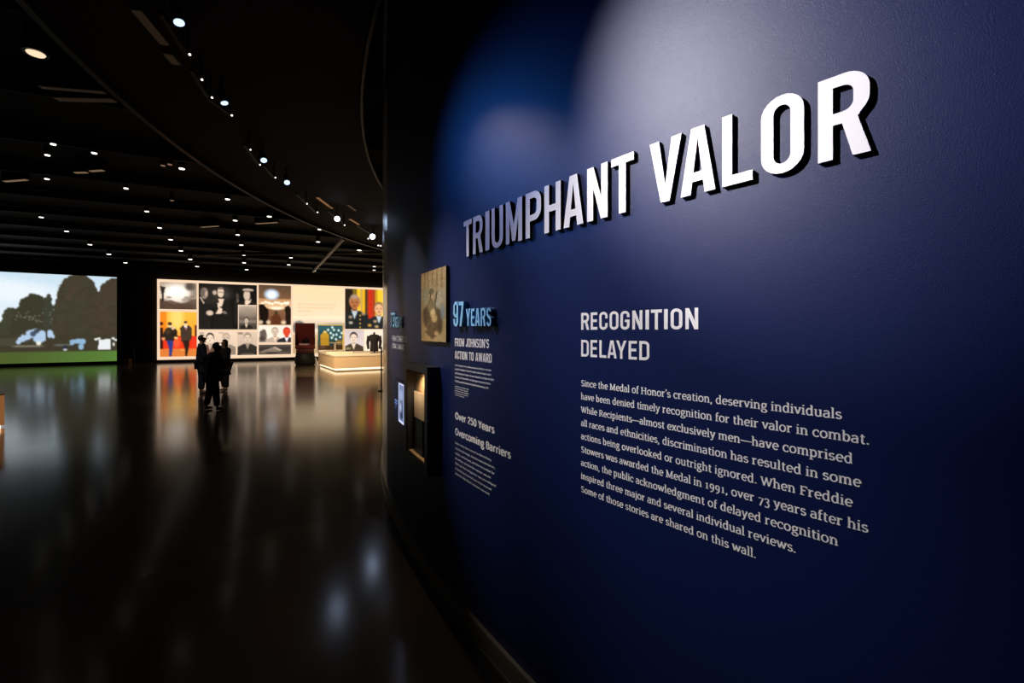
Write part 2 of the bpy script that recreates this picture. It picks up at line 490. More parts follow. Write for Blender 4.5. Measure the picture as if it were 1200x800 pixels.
# ------------------------------------------------------------------ glowing photo wall
TL, TR = line_t(184.4, A, U), line_t(447, A, U) + 4.0
fr = empty('photo_wall_frame', (*wl(TL).to_tuple(), 0), 0, 'long glowing white frame holding the grid of photographs on the far wall', 'display frame')
def zt(x, y, off=0.0):
    t = line_t(x, A, U); d = (A + U * t).y
    return CH + (HY - y) / F * d
ZB, ZT = 0.165, 4.69
loc(slab_line('backing', A, U, TL, TR, -0.115, 0.0, ZB, ZT, M_FRAME), fr)
def rail(x0, y0, x1, y1, name='rail'):
    t0, t1 = line_t(x0, A, U), line_t(x1, A, U)
    xm = (x0 + x1) / 2 if x1 - x0 < 6 else x0
    za, zb = zt(xm, y1), zt(xm, y0)
    return loc(slab_line(name, A, U, t0, t1, 0.0, 0.045, za, zb, M_FRAME), fr)
# outer rails and dividers
loc(slab_line('rail', A, U, TL, TR, 0.0, 0.05, ZT - 0.07, ZT, M_FRAME), fr)
loc(slab_line('rail', A, U, TL, line_t(343, A, U), 0.0, 0.05, ZB, ZB + 0.10, M_FRAME), fr)
loc(slab_line('rail', A, U, TL, TL + 0.10, 0.0, 0.05, ZB + .10, ZT - .07, M_FRAME), fr)
for x, yt, yb in ((231.6, 330.5, 417), (302.0, 332.5, 416), (342.0, 333.7, 414), (277.2, 388, 416)):
    rail(x - .8, yt, x + .8, yb)
rail(188, 362.2, 230.6, 364.6); rail(232.6, 386.0, 301, 388.2); rail(303, 401.4, 341, 403.6)

def panel(x0, y0, x1, y1, img, label, group='photographs in the backlit display', name='photograph', m=None, off=0.0, cat='photograph'):
    t0, t1 = line_t(x0, A, U), line_t(x1, A, U)
    z1 = zt(x0, y0); z0 = zt(x0, y1)
    z0 = max(z0, ZB + .02)
    p0 = wl(t0)
    r = empty(name, (p0.x, p0.y, z0), 0, label, cat, group)
    loc(slab_line('panel', A, U, t0, t1, off + 0.002, off + 0.022, z0, z1, M_BLACK), r)
    q = wl(t0, off + 0.028)
    o = grid_picture('print', img, (q.x, q.y, z0), (U.x, U.y, 0), (0, 0, 1), t1 - t0, z1 - z0, m or M_GLOWPRINT)
    loc(o, r)
    return r

WARM = lambda v: (min(255, v * 1.0), v * 0.88, v * 0.77)
def pic_battle():
    p = Pic(60, 44, WARM(60))
    p.vgrad(0, .62, WARM(170), WARM(215)).vgrad(.62, 1, (96, 74, 58), (70, 54, 44))
    p.ell(.45, .38, .34, .30, (255, 248, 238), 1, .9).ell(.45, .62, .30, .14, (240, 225, 208), .8, .9)
    p.ell(.82, .14, .13, .15, WARM(70), .9, .7).ell(.95, .5, .12, .5, WARM(110), .6, .9)
    p.poly([(.02, .16), (.17, .2), (.13, .3), (.11, .6), (.14, .95), (.03, .95), (.07, .5)], WARM(46))
    p.poly([(.05, .72), (.3, .66), (.6, .78), (.95, .8), (.95, .95), (.02, .95)], (88, 66, 50), .8)
    for x, y in ((.72, .55), (.80, .6), (.86, .52), (.66, .63), (.25, .56)):
        p.ell(x, y, .07, .04, WARM(120), .7, .8)
    return p.noise(4, 1).blur(1).img()
def pic_color_walk():
    p = Pic(56, 72, (246, 170, 60))
    p.vgrad(0, .5, (250, 178, 62), (240, 160, 50))
    p.rect(0, 0, .18, .5, (226, 120, 24), .8).ell(.45, .16, .18, .26, (255, 214, 120), .8, .9)
    p.rect(0, .54, 1, .83, (226, 52, 26)).rect(0, .82, 1, 1, (214, 120, 52))
    p.ell(.45, .68, .10, .12, (255, 96, 52), .8, .8).rect(.55, .84, .65, .86, (240, 160, 80))
    p.rect(0, .36, .09, .82, (54, 22, 16)).ell(.04, .27, .05, .04, (60, 24, 16))
    # walker in a dark jacket and blue trousers
    p.poly([(.08, .52), (.14, .40), (.22, .35), (.38, .35), (.46, .42), (.48, .58), (.40, .60), (.36, .66), (.20, .66), (.08, .6)], (44, 34, 26))
    p.poly([(.19, .64), (.36, .64), (.34, .84), (.31, .98), (.25, .98), (.25, .84)], (46, 56, 128))
    p.ell(.27, .31, .05, .05, (240, 200, 150)).ell(.27, .27, .055, .035, (60, 44, 30)).ell(.35, .37, .04, .04, (230, 190, 150))
    p.ell(.43, .58, .05, .03, (240, 180, 110)).ell(.10, .6, .05, .035, (220, 140, 90)).ell(.22, .44, .07, .06, (70, 54, 40), .9, .6)
    # walker in a grey suit
    p.poly([(.54, .36), (.62, .31), (.78, .31), (.86, .37), (.86, .58), (.80, .66), (.58, .66), (.56, .55)], (66, 52, 40))
    p.poly([(.60, .64), (.80, .64), (.77, .82), (.73, .98), (.67, .98), (.67, .82)], (46, 30, 22))
    p.poly([(.64, .31), (.74, .31), (.70, .42)], (235, 220, 215)).rect(.685, .35, .705, .45, (120, 30, 50))
    p.ell(.69, .27, .045, .055, (240, 205, 150)).ell(.69, .235, .045, .03, (70, 54, 38))
    p.rect(.94, .30, 1, .55, (90, 26, 14))
    return p.noise(4, 1).blur(1).img()
def pic_medal():
    p = Pic(88, 76, WARM(24))
    p.ell(.22, .28, .2, .22, WARM(54), .7, .9).ell(.42, .22, .14, .14, WARM(60), .8, .9)
    # two men in dark suits, medal ribbon handed over
    p.poly([(0, .36), (.06, .34), (.16, .44), (.22, .52), (.2, 1), (0, 1)], WARM(34))
    p.ell(.10, .22, .062, .12, WARM(146)).ell(.075, .20, .045, .10, WARM(96), .8, .5).ell(.13, .23, .022, .05, WARM(196), .8, .6)
    p.poly([(.02, .30), (.04, .30), (.10, .42), (.09, .46)], WARM(215))
    p.ell(.19, .64, .06, .055, WARM(208), 1, .3)
    p.ell(.27, .20, .035, .05, WARM(205), .9, .5)
    p.poly([(.28, .44), (.36, .36), (.50, .36), (.56, .50), (.58, 1), (.24, 1)], WARM(30))
    p.ell(.37, .19, .055, .11, WARM(222)).ell(.375, .10, .055, .03, WARM(92), .8, .6).ell(.35, .19, .02, .012, WARM(110), .9, .6).ell(.395, .19, .018, .012, WARM(110), .9, .6)
    p.poly([(.33, .33), (.43, .33), (.39, .5), (.35, .5)], WARM(226))
    p.poly([(.31, .42), (.34, .42), (.36, .52), (.39, .52), (.40, .62), (.37, .66), (.28, .66), (.33, .56)], WARM(228))
    p.poly([(.38, .58), (.46, .60), (.48, .66), (.42, .66)], WARM(120))
    p.ell(.47, .24, .03, .06, WARM(66), .8, .6)
    p.poly([(.60, .4), (.66, .3), (.70, .4), (.70, .9), (.60, .9)], WARM(40), .7)
    p.ell(.655, .26, .028, .06, WARM(84), .8, .6).ell(.66, .36, .02, .05, WARM(120), .7, .6)
    # officer with a white cap
    p.poly([(.69, .44), (.76, .36), (.93, .36), (1, .42), (1, .52), (.66, .52)], WARM(36))
    p.ell(.82, .24, .058, .12, WARM(205)).ell(.84, .12, .10, .035, WARM(190)).rect(.77, .135, .90, .16, WARM(80), .8)
    p.poly([(.79, .36), (.85, .36), (.90, .30), (.88, .40), (.82, .46), (.78, .44)], WARM(228))
    return p.noise(3, 1).blur(1).img()
def pic_inset():
    p = Pic(34, 44, WARM(80))
    p.vgrad(0, .5, WARM(205), WARM(110)).vgrad(.5, 1, WARM(110), WARM(60))
    p.ell(.55, .30, .4, .2, WARM(150), .6, .9)
    p.rect(.02, .62, .98, .74, WARM(150), .6)
    p.bust(.45, .50, .26, WARM(200), WARM(60), WARM(40), WARM(220), asp=.8)
    p.rect(0, 0, .06, 1, WARM(220)).rect(0, 0, 1, .04, WARM(225))
    return p.noise(3, 1).blur(1).img()
def pic_pair():
    p = Pic(62, 40, WARM(226))
    p.vgrad(0, 1, WARM(232), WARM(205))
    p.rect(.02, .03, .14, .12, WARM(160), .7).rect(.53, .03, .66, .10, WARM(180), .7)
    p.bust(.30, .06, .42, WARM(240), WARM(60), (96, 66, 52), WARM(190), asp=1.5)
    p.bust(.73, .06, .42, WARM(206), WARM(176), WARM(140), WARM(200), asp=1.5)
    return p.noise(3, 1).blur(1).img()
def pic_one():
    p = Pic(34, 42, WARM(200))
    p.vgrad(0, 1, WARM(214), WARM(186)).rect(.04, .04, .30, .12, WARM(120), .8)
    p.bust(.52, .06, .40, WARM(222), WARM(140), WARM(48), WARM(150), asp=.8)
    p.rect(.2, .93, .85, .98, WARM(150), .6)
    return p.noise(3, 1).blur(1).img()
def pic_ceremony():
    p = Pic(50, 64, (70, 48, 34))
    p.vgrad(0, .35, (86, 66, 50), (120, 84, 56)).vgrad(.35, .6, (190, 140, 96), (214, 170, 124)).vgrad(.6, 1, (130, 88, 60), (110, 74, 52))
    p.ell(.40, .24, .22, .13, (190, 206, 226), 1, .5).ell(.40, .25, .12, .08, (236, 244, 255), 1, .5)
    for x in np.linspace(.12, .9, 9):
        p.ell(x, .45 + .02 * math.sin(x * 20), .05, .035, (255, 240, 214), .95, .5)
        p.ell(x + .03, .54, .045, .05, (230, 190, 150), .8, .6)
    p.ell(.55, .58, .2, .04, (255, 238, 205), .9, .6)
    p.poly([(0, .5), (.14, .48), (.30, .62), (.28, 1), (.06, 1)], (26, 18, 14))
    p.poly([(.80, .55), (.92, .50), (1, .6), (.98, .98), (.84, .98)], (34, 24, 18)).ell(.87, .45, .05, .035, (255, 240, 220))
    p.poly([(.36, .80), (.46, .74), (.62, .74), (.68, .82), (.66, .98), (.36, .98)], (92, 50, 30)).poly([(.46, .74), (.50, .64), (.56, .64), (.60, .74)], (70, 56, 36))
    for x in (.07, .30, .76): p.ell(x, .93, .07, .05, (240, 214, 176), .8, .5)
    return p.noise(6, 1).blur(1).img()
def pic_three():
    p = Pic(60, 34, (240, 226, 208))
    p.poly([(.03, .35), (.2, .22), (.26, .6), (.24, .98), (.02, .98)], WARM(120)).ell(.15, .42, .08, .2, WARM(90), .8, .6).ell(.12, .75, .08, .15, WARM(60), .8, .6)
    p.bust(.50, .10, .50, WARM(216), WARM(170), WARM(186), WARM(232), asp=1.7)
    p.bust(.86, .10, .52, (226, 74, 46), (180, 50, 36), (46, 42, 46), (230, 226, 226), asp=1.7)
    return p.noise(3, 1).blur(1).img()
def pic_wing():
    p = Pic(60, 24, WARM(84))
    p.vgrad(0, .3, WARM(96), WARM(66)).vgrad(.3, 1, WARM(56), WARM(74))
    p.poly([(.05, .7), (.4, .3), (.52, .22), (.70, .55), (.62, .7), (.35, .72)], WARM(130)).poly([(.42, .3), (.5, .24), (.72, .58), (.66, .66)], WARM(176))
    p.ell(.12, .8, .12, .12, WARM(130), .6, .7).ell(.75, .82, .2, .08, WARM(120), .5, .7)
    return p.noise(4, 1).blur(1).img()
def pic_quote():
    p = Pic(92, 110, (250, 222, 172))
    p.vgrad(0, .45, (240, 208, 162), (240, 212, 178)).vgrad(.45, .62, (252, 226, 190), (196, 176, 160)).vgrad(.62, .72, (210, 190, 172), (232, 200, 168)).vgrad(.72, 1, (206, 170, 130), (180, 150, 110))
    p.ell(.86, .60, .34, .05, (150, 136, 128), .8, .8).ell(.5, .66, .3, .02, (250, 226, 200), .8, .8)
    p.ell(.12, .62, .12, .10, (112, 104, 100), 1, .3).ell(.14, .70, .08, .05, (170, 160, 150), 1, .4)
    # faded quotation in three rows
    for y, n in ((.268, .70), (.318, .66), (.368, .28)):
        x = .10
        rng = random.Random(int(y * 1000))
        while x < .10 + n:
            w = rng.uniform(.02, .065)
            p.rect(x, y, x + w, y + .014, (206, 172, 124), .75)
            x += w + .016
    p.rect(.10, .44, .36, .45, (220, 188, 144), .6)
    p.ell(.55, .86, .1, .14, (226, 190, 150), .9, .8).rect(.46, .80, .5, 1, (120, 96, 70), .7)
    return p.noise(2, 1).blur(1).img()
def pic_flag():
    p = Pic(46, 44, (40, 74, 84))
    p.vgrad(0, 1, (52, 88, 94), (30, 52, 52))
    for x, y in ((.56, .12), (.40, .22), (.62, .22), (.80, .24), (.50, .34), (.72, .40), (.86, .50), (.54, .52), (.92, .34), (.70, .58), (.60, .42)):
        p.ell(x, y, .045, .05, (206, 226, 214), 1, .5)
    p.poly([(.10, .42), (.20, .32), (.36, .32), (.44, .42), (.44, .82), (.10, .82)], (188, 140, 40))
    for k in range(5): p.rect(.13 + k * .065, .5, .145 + k * .065, .82, (110, 72, 20), .7)
    p.ell(.28, .30, .06, .05, (220, 190, 110))
    p.rect(0, .82, 1, 1, (66, 44, 24)).ell(.2, .88, .12, .05, (100, 70, 60), .8, .6).poly([(.72, .62), (.96, .60), (.98, .8), (.74, .8)], (150, 110, 50), .8)
    p.rect(0, 0, 1, .045, (226, 180, 66)).rect(.955, 0, 1, 1, (222, 172, 72)).rect(0, 0, .03, 1, (120, 96, 60))
    return p.noise(3, 1).blur(1).img()
def pic_officers():
    p = Pic(58, 62, (150, 90, 30))
    for x0, x1, c in ((0, .2, (40, 30, 22)), (.2, .3, (120, 100, 30)), (.3, .38, (236, 190, 40)), (.38, .44, (200, 160, 80)), (.44, .50, (236, 180, 30)), (.50, .58, (90, 60, 30)), (.58, .68, (206, 44, 26)), (.68, .76, (170, 60, 30)), (.76, .82, (190, 150, 40)), (.82, .92, (244, 196, 44)), (.92, 1, (250, 206, 70))):
        p.rect(x0, 0, x1, .75, c)
    p.bust(.24, .16, .34, (176, 108, 64), (150, 120, 96), (34, 36, 36), (186, 196, 206), asp=.94)
    p.ell(.24, .20, .09, .06, (170, 140, 118), .9, .4)
    p.bust(.86, .32, .31, (232, 176, 128), (140, 110, 80), (36, 38, 38), (190, 200, 206), asp=.94)
    for y in (.66, .76, .86, .95): p.ell(.38, y, .022, .02, (224, 170, 60))
    for x, y, c in ((.14, .7, (170, 140, 110)), (.15, .84, (190, 180, 160)), (.46, .62, (180, 140, 110)), (.76, .80, (190, 160, 120)), (.62, .9, (220, 160, 50)), (.80, .93, (200, 170, 110))):
        p.ell(x, y, .05, .035, c, .9, .5)
    return p.noise(5, 1).blur(1).img()
def pic_soldier():
    p = Pic(34, 40, WARM(206))
    p.vgrad(0, 1, (204, 186, 184), (220, 206, 200))
    p.bust(.46, .12, .46, WARM(236), WARM(50), (70, 56, 44), WARM(230), asp=.85)
    p.ell(.16, .86, .16, .06, (160, 140, 100), .8, .6)
    return p.noise(3, 1).blur(1).img()
def pic_plain():
    p = Pic(24, 30, (240, 220, 196))
    return p.noise(3, 1).blur(2).img()

PH = [
 (187.2, 330.2, 230.4, 361.9, pic_battle, 'grey battle photograph with a bright burst of smoke, top left of display'),
 (187.6, 364.9, 230.6, 418.0, pic_color_walk, 'orange and red colour photograph of two people walking, bottom left'),
 (232.8, 331.6, 301.0, 385.8, pic_medal, 'large dark photograph of men in suits handing over a medal'),
 (233.2, 388.6, 276.4, 416.2, pic_pair, 'pale panel with two portraits side by side behind the visitors'),
 (278.2, 388.6, 301.0, 416.0, pic_one, 'single grey portrait of a person in a dark jacket, bottom row'),
 (303.2, 333.5, 341.0, 380.4, pic_ceremony, 'brown photograph of a crowded ceremony with a bright window'),
 (303.2, 381.6, 341.0, 401.2, pic_three, 'white panel with three small portraits, the right one red'),
 (303.2, 403.8, 341.0, 415.4, pic_wing, 'low wide dark photograph below the three small portraits'),
 (343.2, 334.4, 403.6, 414.0, pic_quote, 'cream panel with a faded quotation above a misty landscape'),
 (404.4, 338.0, 450.0, 385.3, pic_officers, 'colour photograph of two uniformed officers before yellow and red flags'),
 (404.4, 386.4, 426.0, 411.5, pic_soldier, 'small portrait of a soldier with dark hair beneath the officers'),
 (426.6, 386.4, 450.0, 411.5, pic_plain, 'plain cream panel behind the black jacket form'),
]
for (x0, y0, x1, y1, fn, lb) in PH:
    panel(x0, y0, x1, y1, fn(), lb)
# portrait set into the big medal photograph
panel(279.0, 357.0, 300.6, 385.6, pic_inset(), 'small portrait with pale edge set into the dark medal photograph', off=0.03)
panel(372.4, 380.0, 402.4, 410.0, pic_flag(), 'blue flag with white stars and gold garment in a gold frame', off=0.04, name='framed_flag', cat='framed flag')
DW = empty('photo_wall_skirt', (*wl(TL).to_tuple(), 0), 0, 'dark recessed plinth strip under the photo display', 'plinth')
loc(slab_line('strip', A, U, TL, TR, -0.115, -0.02, 0.0, ZB - .005, M_BLACK), DW)

# ------------------------------------------------------------------ glyphs
def arcp(cx, cy, rx, ry, a0, a1, n=8):
    return [(cx + rx * math.cos(math.radians(a0 + (a1 - a0) * i / n)), cy + ry * math.sin(math.radians(a0 + (a1 - a0) * i / n))) for i in range(n + 1)]
def ribbon(pts, w):
    """closed outline of a stroke along pts; w a number or function of direction"""
    n = len(pts); L, R_ = [], []
    for i in range(n):
        a = pts[max(0, i - 1)]; b = pts[min(n - 1, i + 1)]
        dx, dy = b[0] - a[0], b[1] - a[1]; l = math.hypot(dx, dy) or 1
        dx /= l; dy /= l
        ww = (w(dx, dy) if callable(w) else w) / 2
        L.append((pts[i][0] - dy * ww, pts[i][1] + dx * ww)); R_.append((pts[i][0] + dy * ww, pts[i][1] - dx * ww))
    return L, R_

def cap_outline(ch, w, s=None, h=None):
    """condensed bold capitals, height 1: list of pieces, each a list of contours"""
    s = s or 0.155; h = h or 0.14
    s = min(s, w * 0.34)
    ry = 0.23 if w > .35 else .18; ri = max(0.05, ry - h)
    c = w / 2
    if ch == 'I': return [[[(0, 0), (w, 0), (w, 1), (0, 1)]]]
    if ch == 'L': return [[[(0, 0), (w, 0), (w, h), (s, h), (s, 1), (0, 1)]]]
    if ch == 'T': return [[[(c - s / 2, 0), (c + s / 2, 0), (c + s / 2, 1 - h), (w, 1 - h), (w, 1), (0, 1), (0, 1 - h), (c - s / 2, 1 - h)]]]
    if ch == 'H': return [[[(0, 0), (s, 0), (s, .43), (w - s, .43), (w - s, 0), (w, 0), (w, 1), (w - s, 1), (w - s, .43 + h), (s, .43 + h), (s, 1), (0, 1)]]]
    if ch == 'E': return [[[(0, 0), (w, 0), (w, h), (s, h), (s, .44), (w * .93, .44), (w * .93, .44 + h), (s, .44 + h), (s, 1 - h), (w, 1 - h), (w, 1), (0, 1)]]]
    if ch == 'F': return [[[(0, 0), (s, 0), (s, .42), (w * .92, .42), (w * .92, .42 + h), (s, .42 + h), (s, 1 - h), (w, 1 - h), (w, 1), (0, 1)]]]
    if ch == 'U':
        return [[[(0, 1), (0, ry)] + arcp(c, ry, c, ry + .01, 180, 360)[1:] + [(w, 1), (w - s, 1), (w - s, ry)] + arcp(c, ry, c - s, ri + .02, 360, 180)[1:] + [(s, 1)]]]
    if ch in 'O0':
        return [[arcp(c, 1 - ry, c, ry + .01, 0, 180, 12) + arcp(c, ry, c, ry + .01, 180, 360, 12), arcp(c, 1 - ry, c - s, ri + .02, 0, 180, 10) + arcp(c, ry, c - s, ri + .02, 180, 360, 10)]]
    if ch == 'D':
        rx = w * .48; rix = rx - s * .8
        return [[[(0, 0), (w - rx, 0)] + arcp(w - rx, ry, rx, ry, 270, 360)[1:] + arcp(w - rx, 1 - ry, rx, ry, 0, 90) + [(0, 1)],
                 [(s, h), (w - s - rix, h)] + arcp(w - s - rix, h + ri, rix, ri, 270, 360)[1:] + arcp(w - s - rix, 1 - h - ri, rix, ri, 0, 90) + [(s, 1 - h)]]]
    if ch == 'P':
        yb = .36; rx = w * .46; rix = max(.02, rx - s * .8)
        return [[[(0, 0), (s, 0), (s, yb), (w - rx, yb)] + arcp(w - rx, yb + ry, rx, ry, 270, 360)[1:] + arcp(w - rx, 1 - ry, rx, ry, 0, 90) + [(0, 1)],
                 [(s, yb + h), (w - s - rix, yb + h)] + arcp(w - s - rix, yb + h + ri, rix, ri, 270, 360, 6)[1:] + arcp(w - s - rix, 1 - h - ri, rix, ri, 0, 90, 6) + [(s, 1 - h)]]]
    if ch == 'R':
        yb = .42; W2 = w * .975; rx = W2 * .46; rix = max(.02, rx - s * .8); rr_ = .22; rj = .10
        return [[[(0, 0), (s, 0), (s, yb - .01), (w * .47, yb - .01), (w - s * 1.12, 0), (w, 0), (w * .76, yb + .03)] + arcp(W2 - rx, yb + .02 + rr_ + .01, rx, rr_, 310, 360)[1:] + arcp(W2 - rx, 1 - ry, rx, ry, 0, 90) + [(0, 1)],
                 [(s, yb + h - .01), (W2 - s - rix, yb + h - .01)] + arcp(W2 - s - rix, yb + h - .01 + rj, rix, rj, 270, 360, 6)[1:] + arcp(W2 - s - rix, 1 - h - ri, rix, ri, 0, 90, 6) + [(s, 1 - h)]]]
    if ch == 'A':
        a = s * 1.08; t = s * 1.35
        xi = lambda y: a + (c - a) * y / .84
        return [[[(0, 0), (a, 0), (xi(.19), .19), (w - xi(.19), .19), (w - a, 0), (w, 0), (c + t / 2, 1), (c - t / 2, 1)],
                 [(xi(.33), .33), (w - xi(.33), .33), (c, .84)]]]
    if ch == 'V':
        a = s * 1.12; t = s * 1.05
        return [[[(0, 1), (a, 1), (c, .28), (w - a, 1), (w, 1), (c + t / 2, 0), (c - t / 2, 0)]]]
    if ch == 'N':
        return [[[(0, 0), (s, 0), (s, .60), (w - s * 1.05, 0), (w, 0), (w, 1), (w - s, 1), (w - s, .40), (s * 1.05, 1), (0, 1)]]]
    if ch == 'M':
        s2 = min(s, w * .24)
        return [[[(0, 0), (s2, 0), (s2, .60), (c - s2 * .42, .04), (c + s2 * .42, .04), (w - s2, .60), (w - s2, 0), (w, 0), (w, 1), (w - s2 * 1.1, 1), (c, .42), (s2 * 1.1, 1), (0, 1)]]]
    if ch == 'W':
        s2 = min(s, w * .2); 
        return [[[(0, 1), (s2, 1), (.27 * w, .36), (.40 * w, 1), (.60 * w, 1), (.73 * w, .36), (w - s2, 1), (w, 1), (.83 * w, 0), (.65 * w, 0), (.5 * w, .60), (.35 * w, 0), (.17 * w, 0)]]]
    if ch == 'Y':
        return [[[(c - s / 2, 0), (c + s / 2, 0), (c + s / 2, .40), (w, 1), (w - s * 1.12, 1), (c, .60), (s * 1.12, 1), (0, 1), (c - s / 2, .40)]]]
    if ch == 'C':
        return [[[(w - s, .63), (w, .63), (w, 1 - ry)] + arcp(c, 1 - ry, c, ry + .01, 0, 180)[1:] + arcp(c, ry, c, ry + .01, 180, 360) + [(w, .37), (w - s, .37), (w - s, ry)] + arcp(c, ry, c - s, ri + .02, 360, 180)[1:] + arcp(c, 1 - ry, c - s, ri + .02, 180, 0)]]
    if ch == 'G':
        return [[[(w - s, .66), (w, .66), (w, 1 - ry)] + arcp(c, 1 - ry, c, ry + .01, 0, 180)[1:] + arcp(c, ry, c, ry + .01, 180, 360) + [(w, .53), (c, .53), (c, .40), (w - s, .40), (w - s, ry)] + arcp(c, ry, c - s, ri + .02, 360, 180)[1:] + arcp(c, 1 - ry, c - s, ri + .02, 180, 0)]]
    if ch == 'J':
        return [[[(w, 1), (w - s, 1), (w - s, ry)] + arcp(c, ry, c - s, ri + .02, 360, 180)[1:] + [(s, .32), (0, .32), (0, ry)] + arcp(c, ry, c, ry + .01, 180, 360)[1:]]]
    if ch == 'S':
        k = s / 2; cl = arcp(c, .755, c - k, .245 - h / 2 + .01, 8, 180, 8) + [(k + .005, .70)] + arcp(c, .66, c - k, .12, 190, 250, 3) + arcp(c, .34, c - k, .12, 70, 10, 3) + arcp(c, .245, c - k, .245 - h / 2 + .01, 0, -172, 8)
        L, R_ = ribbon(cl, (s + h) / 2)
        return [[L + R_[::-1]]]
    if ch == '7':
        return [[[(0, 1), (0, 1 - h), (w - s * 1.05, 1 - h), (w * .18, 0), (w * .18 + s * 1.1, 0), (w, 1 - h), (w, 1)]]]
    if ch == '9':
        loop = [arcp(c, 1 - .2, c, .21, 0, 180, 10) + arcp(c, .56, c, .2, 180, 360, 10), arcp(c, 1 - .2, c - s, .10, 0, 180, 8) + arcp(c, .56, c - s, .09, 180, 360, 8)]
        tail = [[(w, .7), (w - s, .7), (w - s, .2)] + arcp(c, .2, c - s, .09, 360, 180)[1:] + [(s, .30), (0, .30), (0, .2)] + arcp(c, .2, c, .21, 180, 360)[1:]]
        return [loop, tail]
    if ch == '3':
        k = s / 2
        cl = arcp(c, .76, c - k, .24 - h / 2, 170, -60, 10) + [(c - .02, .52)]
        cl2 = [(c - .02, .52)] + arcp(c, .25, c - k, .26 - h / 2, 60, -170, 10)
        o = []
        for q in (cl, cl2):
            L, R_ = ribbon(q, (s + h) / 2); o.append([L + R_[::-1]])
        return o
    if ch == "'": return [[[(w * .25, .68), (w * .75, .68), (w, 1), (0, 1)]]]
    return [[[(0, 0), (w, 0), (w, 1), (0, 1)]]]

CAPW = dict(I=.17, L=.42, T=.50, H=.54, E=.43, F=.42, U=.52, O=.52, D=.52, P=.50, R=.53, A=.60, V=.58, N=.56, M=.66, W=.86, Y=.58, C=.50, G=.51, J=.42, S=.50)

def tess(contours):
    vl = [[Vector((x, y, 0)) for x, y in c] for c in contours]
    tris = tessellate_polygon(vl)
    flat = [p for c in contours for p in c]
    return flat, tris

def raised_letter(ch, x0, x1, z0, z1, depth_, mface, mside, label, group):
    """one letter standing proud of the curved wall; x0, x1 are its sides seen in the picture plane of the reference"""
    r = RW + depth_
    ta, tb = px_theta(x0, r), px_theta(x1, r)
    H = z1 - z0
    w = (tb - ta) * r / H
    root = empty('raised_letter', ring((ta + tb) / 2, RW, z0), 0, label, 'letter', group)
    iv = Matrix.Translation(-Vector(root.location))
    fv, ff, sv, sf = [], [], [], []
    for k, cont in enumerate(cap_outline(ch, w)):
        rr2 = r - 0.0003 * k
        flat, tris = tess(cont)
        b = len(fv)
        fv += [iv @ Vector(ring(ta + x * H / r, rr2, z0 + y * H)) for x, y in flat]
        for t in tris: ff.append(tuple(b + i for i in t))
        for c in cont:
            b = len(sv); n = len(c)
            for x, y in c:
                sv.append(iv @ Vector(ring(ta + x * H / r, rr2 - 0.0004, z0 + y * H)))
                sv.append(iv @ Vector(ring(ta + x * H / r, RW + 0.001, z0 + y * H)))
            for i in range(n):
                j = (i + 1) % n
                sf.append((b + 2 * i, b + 2 * j, b + 2 * j + 1, b + 2 * i + 1))
    mesh_obj('face', fv, ff, mface, root)
    mesh_obj('side_return', sv, sf, mside, root)
    return root

def print_obj(name, polys, label=None, m=None, r=None):
    """polys: list of (theta, z) polygons -> one flat print on the wall"""
    vs, fs = [], []
    for k, (pts, fcs) in enumerate(polys):
        b = len(vs); rr2 = (r or RW) + 0.0008 + 0.00006 * (k % 7)
        vs += [ring(t, rr2, z) for t, z in pts]
        fs += [tuple(b + i for i in f) for f in fcs]
    o = mesh_obj(name, vs, fs, m or M_VINYL, wall_right)
    if label: o['label'] = label
    return o

def cap_text(items, z0, z1, heavy=None):
    """items: list of (char, px0, px1)"""
    out = []
    H = z1 - z0
    for ch, x0, x1 in items:
        ta, tb = px_theta(x0, RW), px_theta(x1, RW)
        w = (tb - ta) * RW / H
        for cont in cap_outline(ch, w, heavy, heavy and heavy * .9):
            flat, tris = tess(cont)
            out.append(([(ta + x * H / RW, z0 + y * H) for x, y in flat], [tuple(t) for t in tris]))
    return out

def cap_line(text, x0, x1, z0, z1, heavy=None, gap=.09):
    """spread a line of capitals evenly between two picture columns"""
    ta, tb = px_theta(x0, RW), px_theta(x1, RW)
    adv = []
    for ch in text:
        adv.append(.26 if ch == ' ' else (.14 if ch == "'" else CAPW.get(ch, .5)))
    tot = sum(adv) + gap * (len(text) - 1)
    k = (tb - ta) / tot
    out = []; H = z1 - z0; x = 0.0
    for ch, a in zip(text, adv):
        if ch != ' ':
            ts = ta + x * k; w = a * k * RW / H
            for cont in cap_outline(ch, w, heavy, heavy and heavy * .9):
                flat, tris = tess(cont)
                out.append(([(ts + px * H / RW, z0 + py * H) for px, py in flat], [tuple(t) for t in tris]))
        x += a + gap
    return out

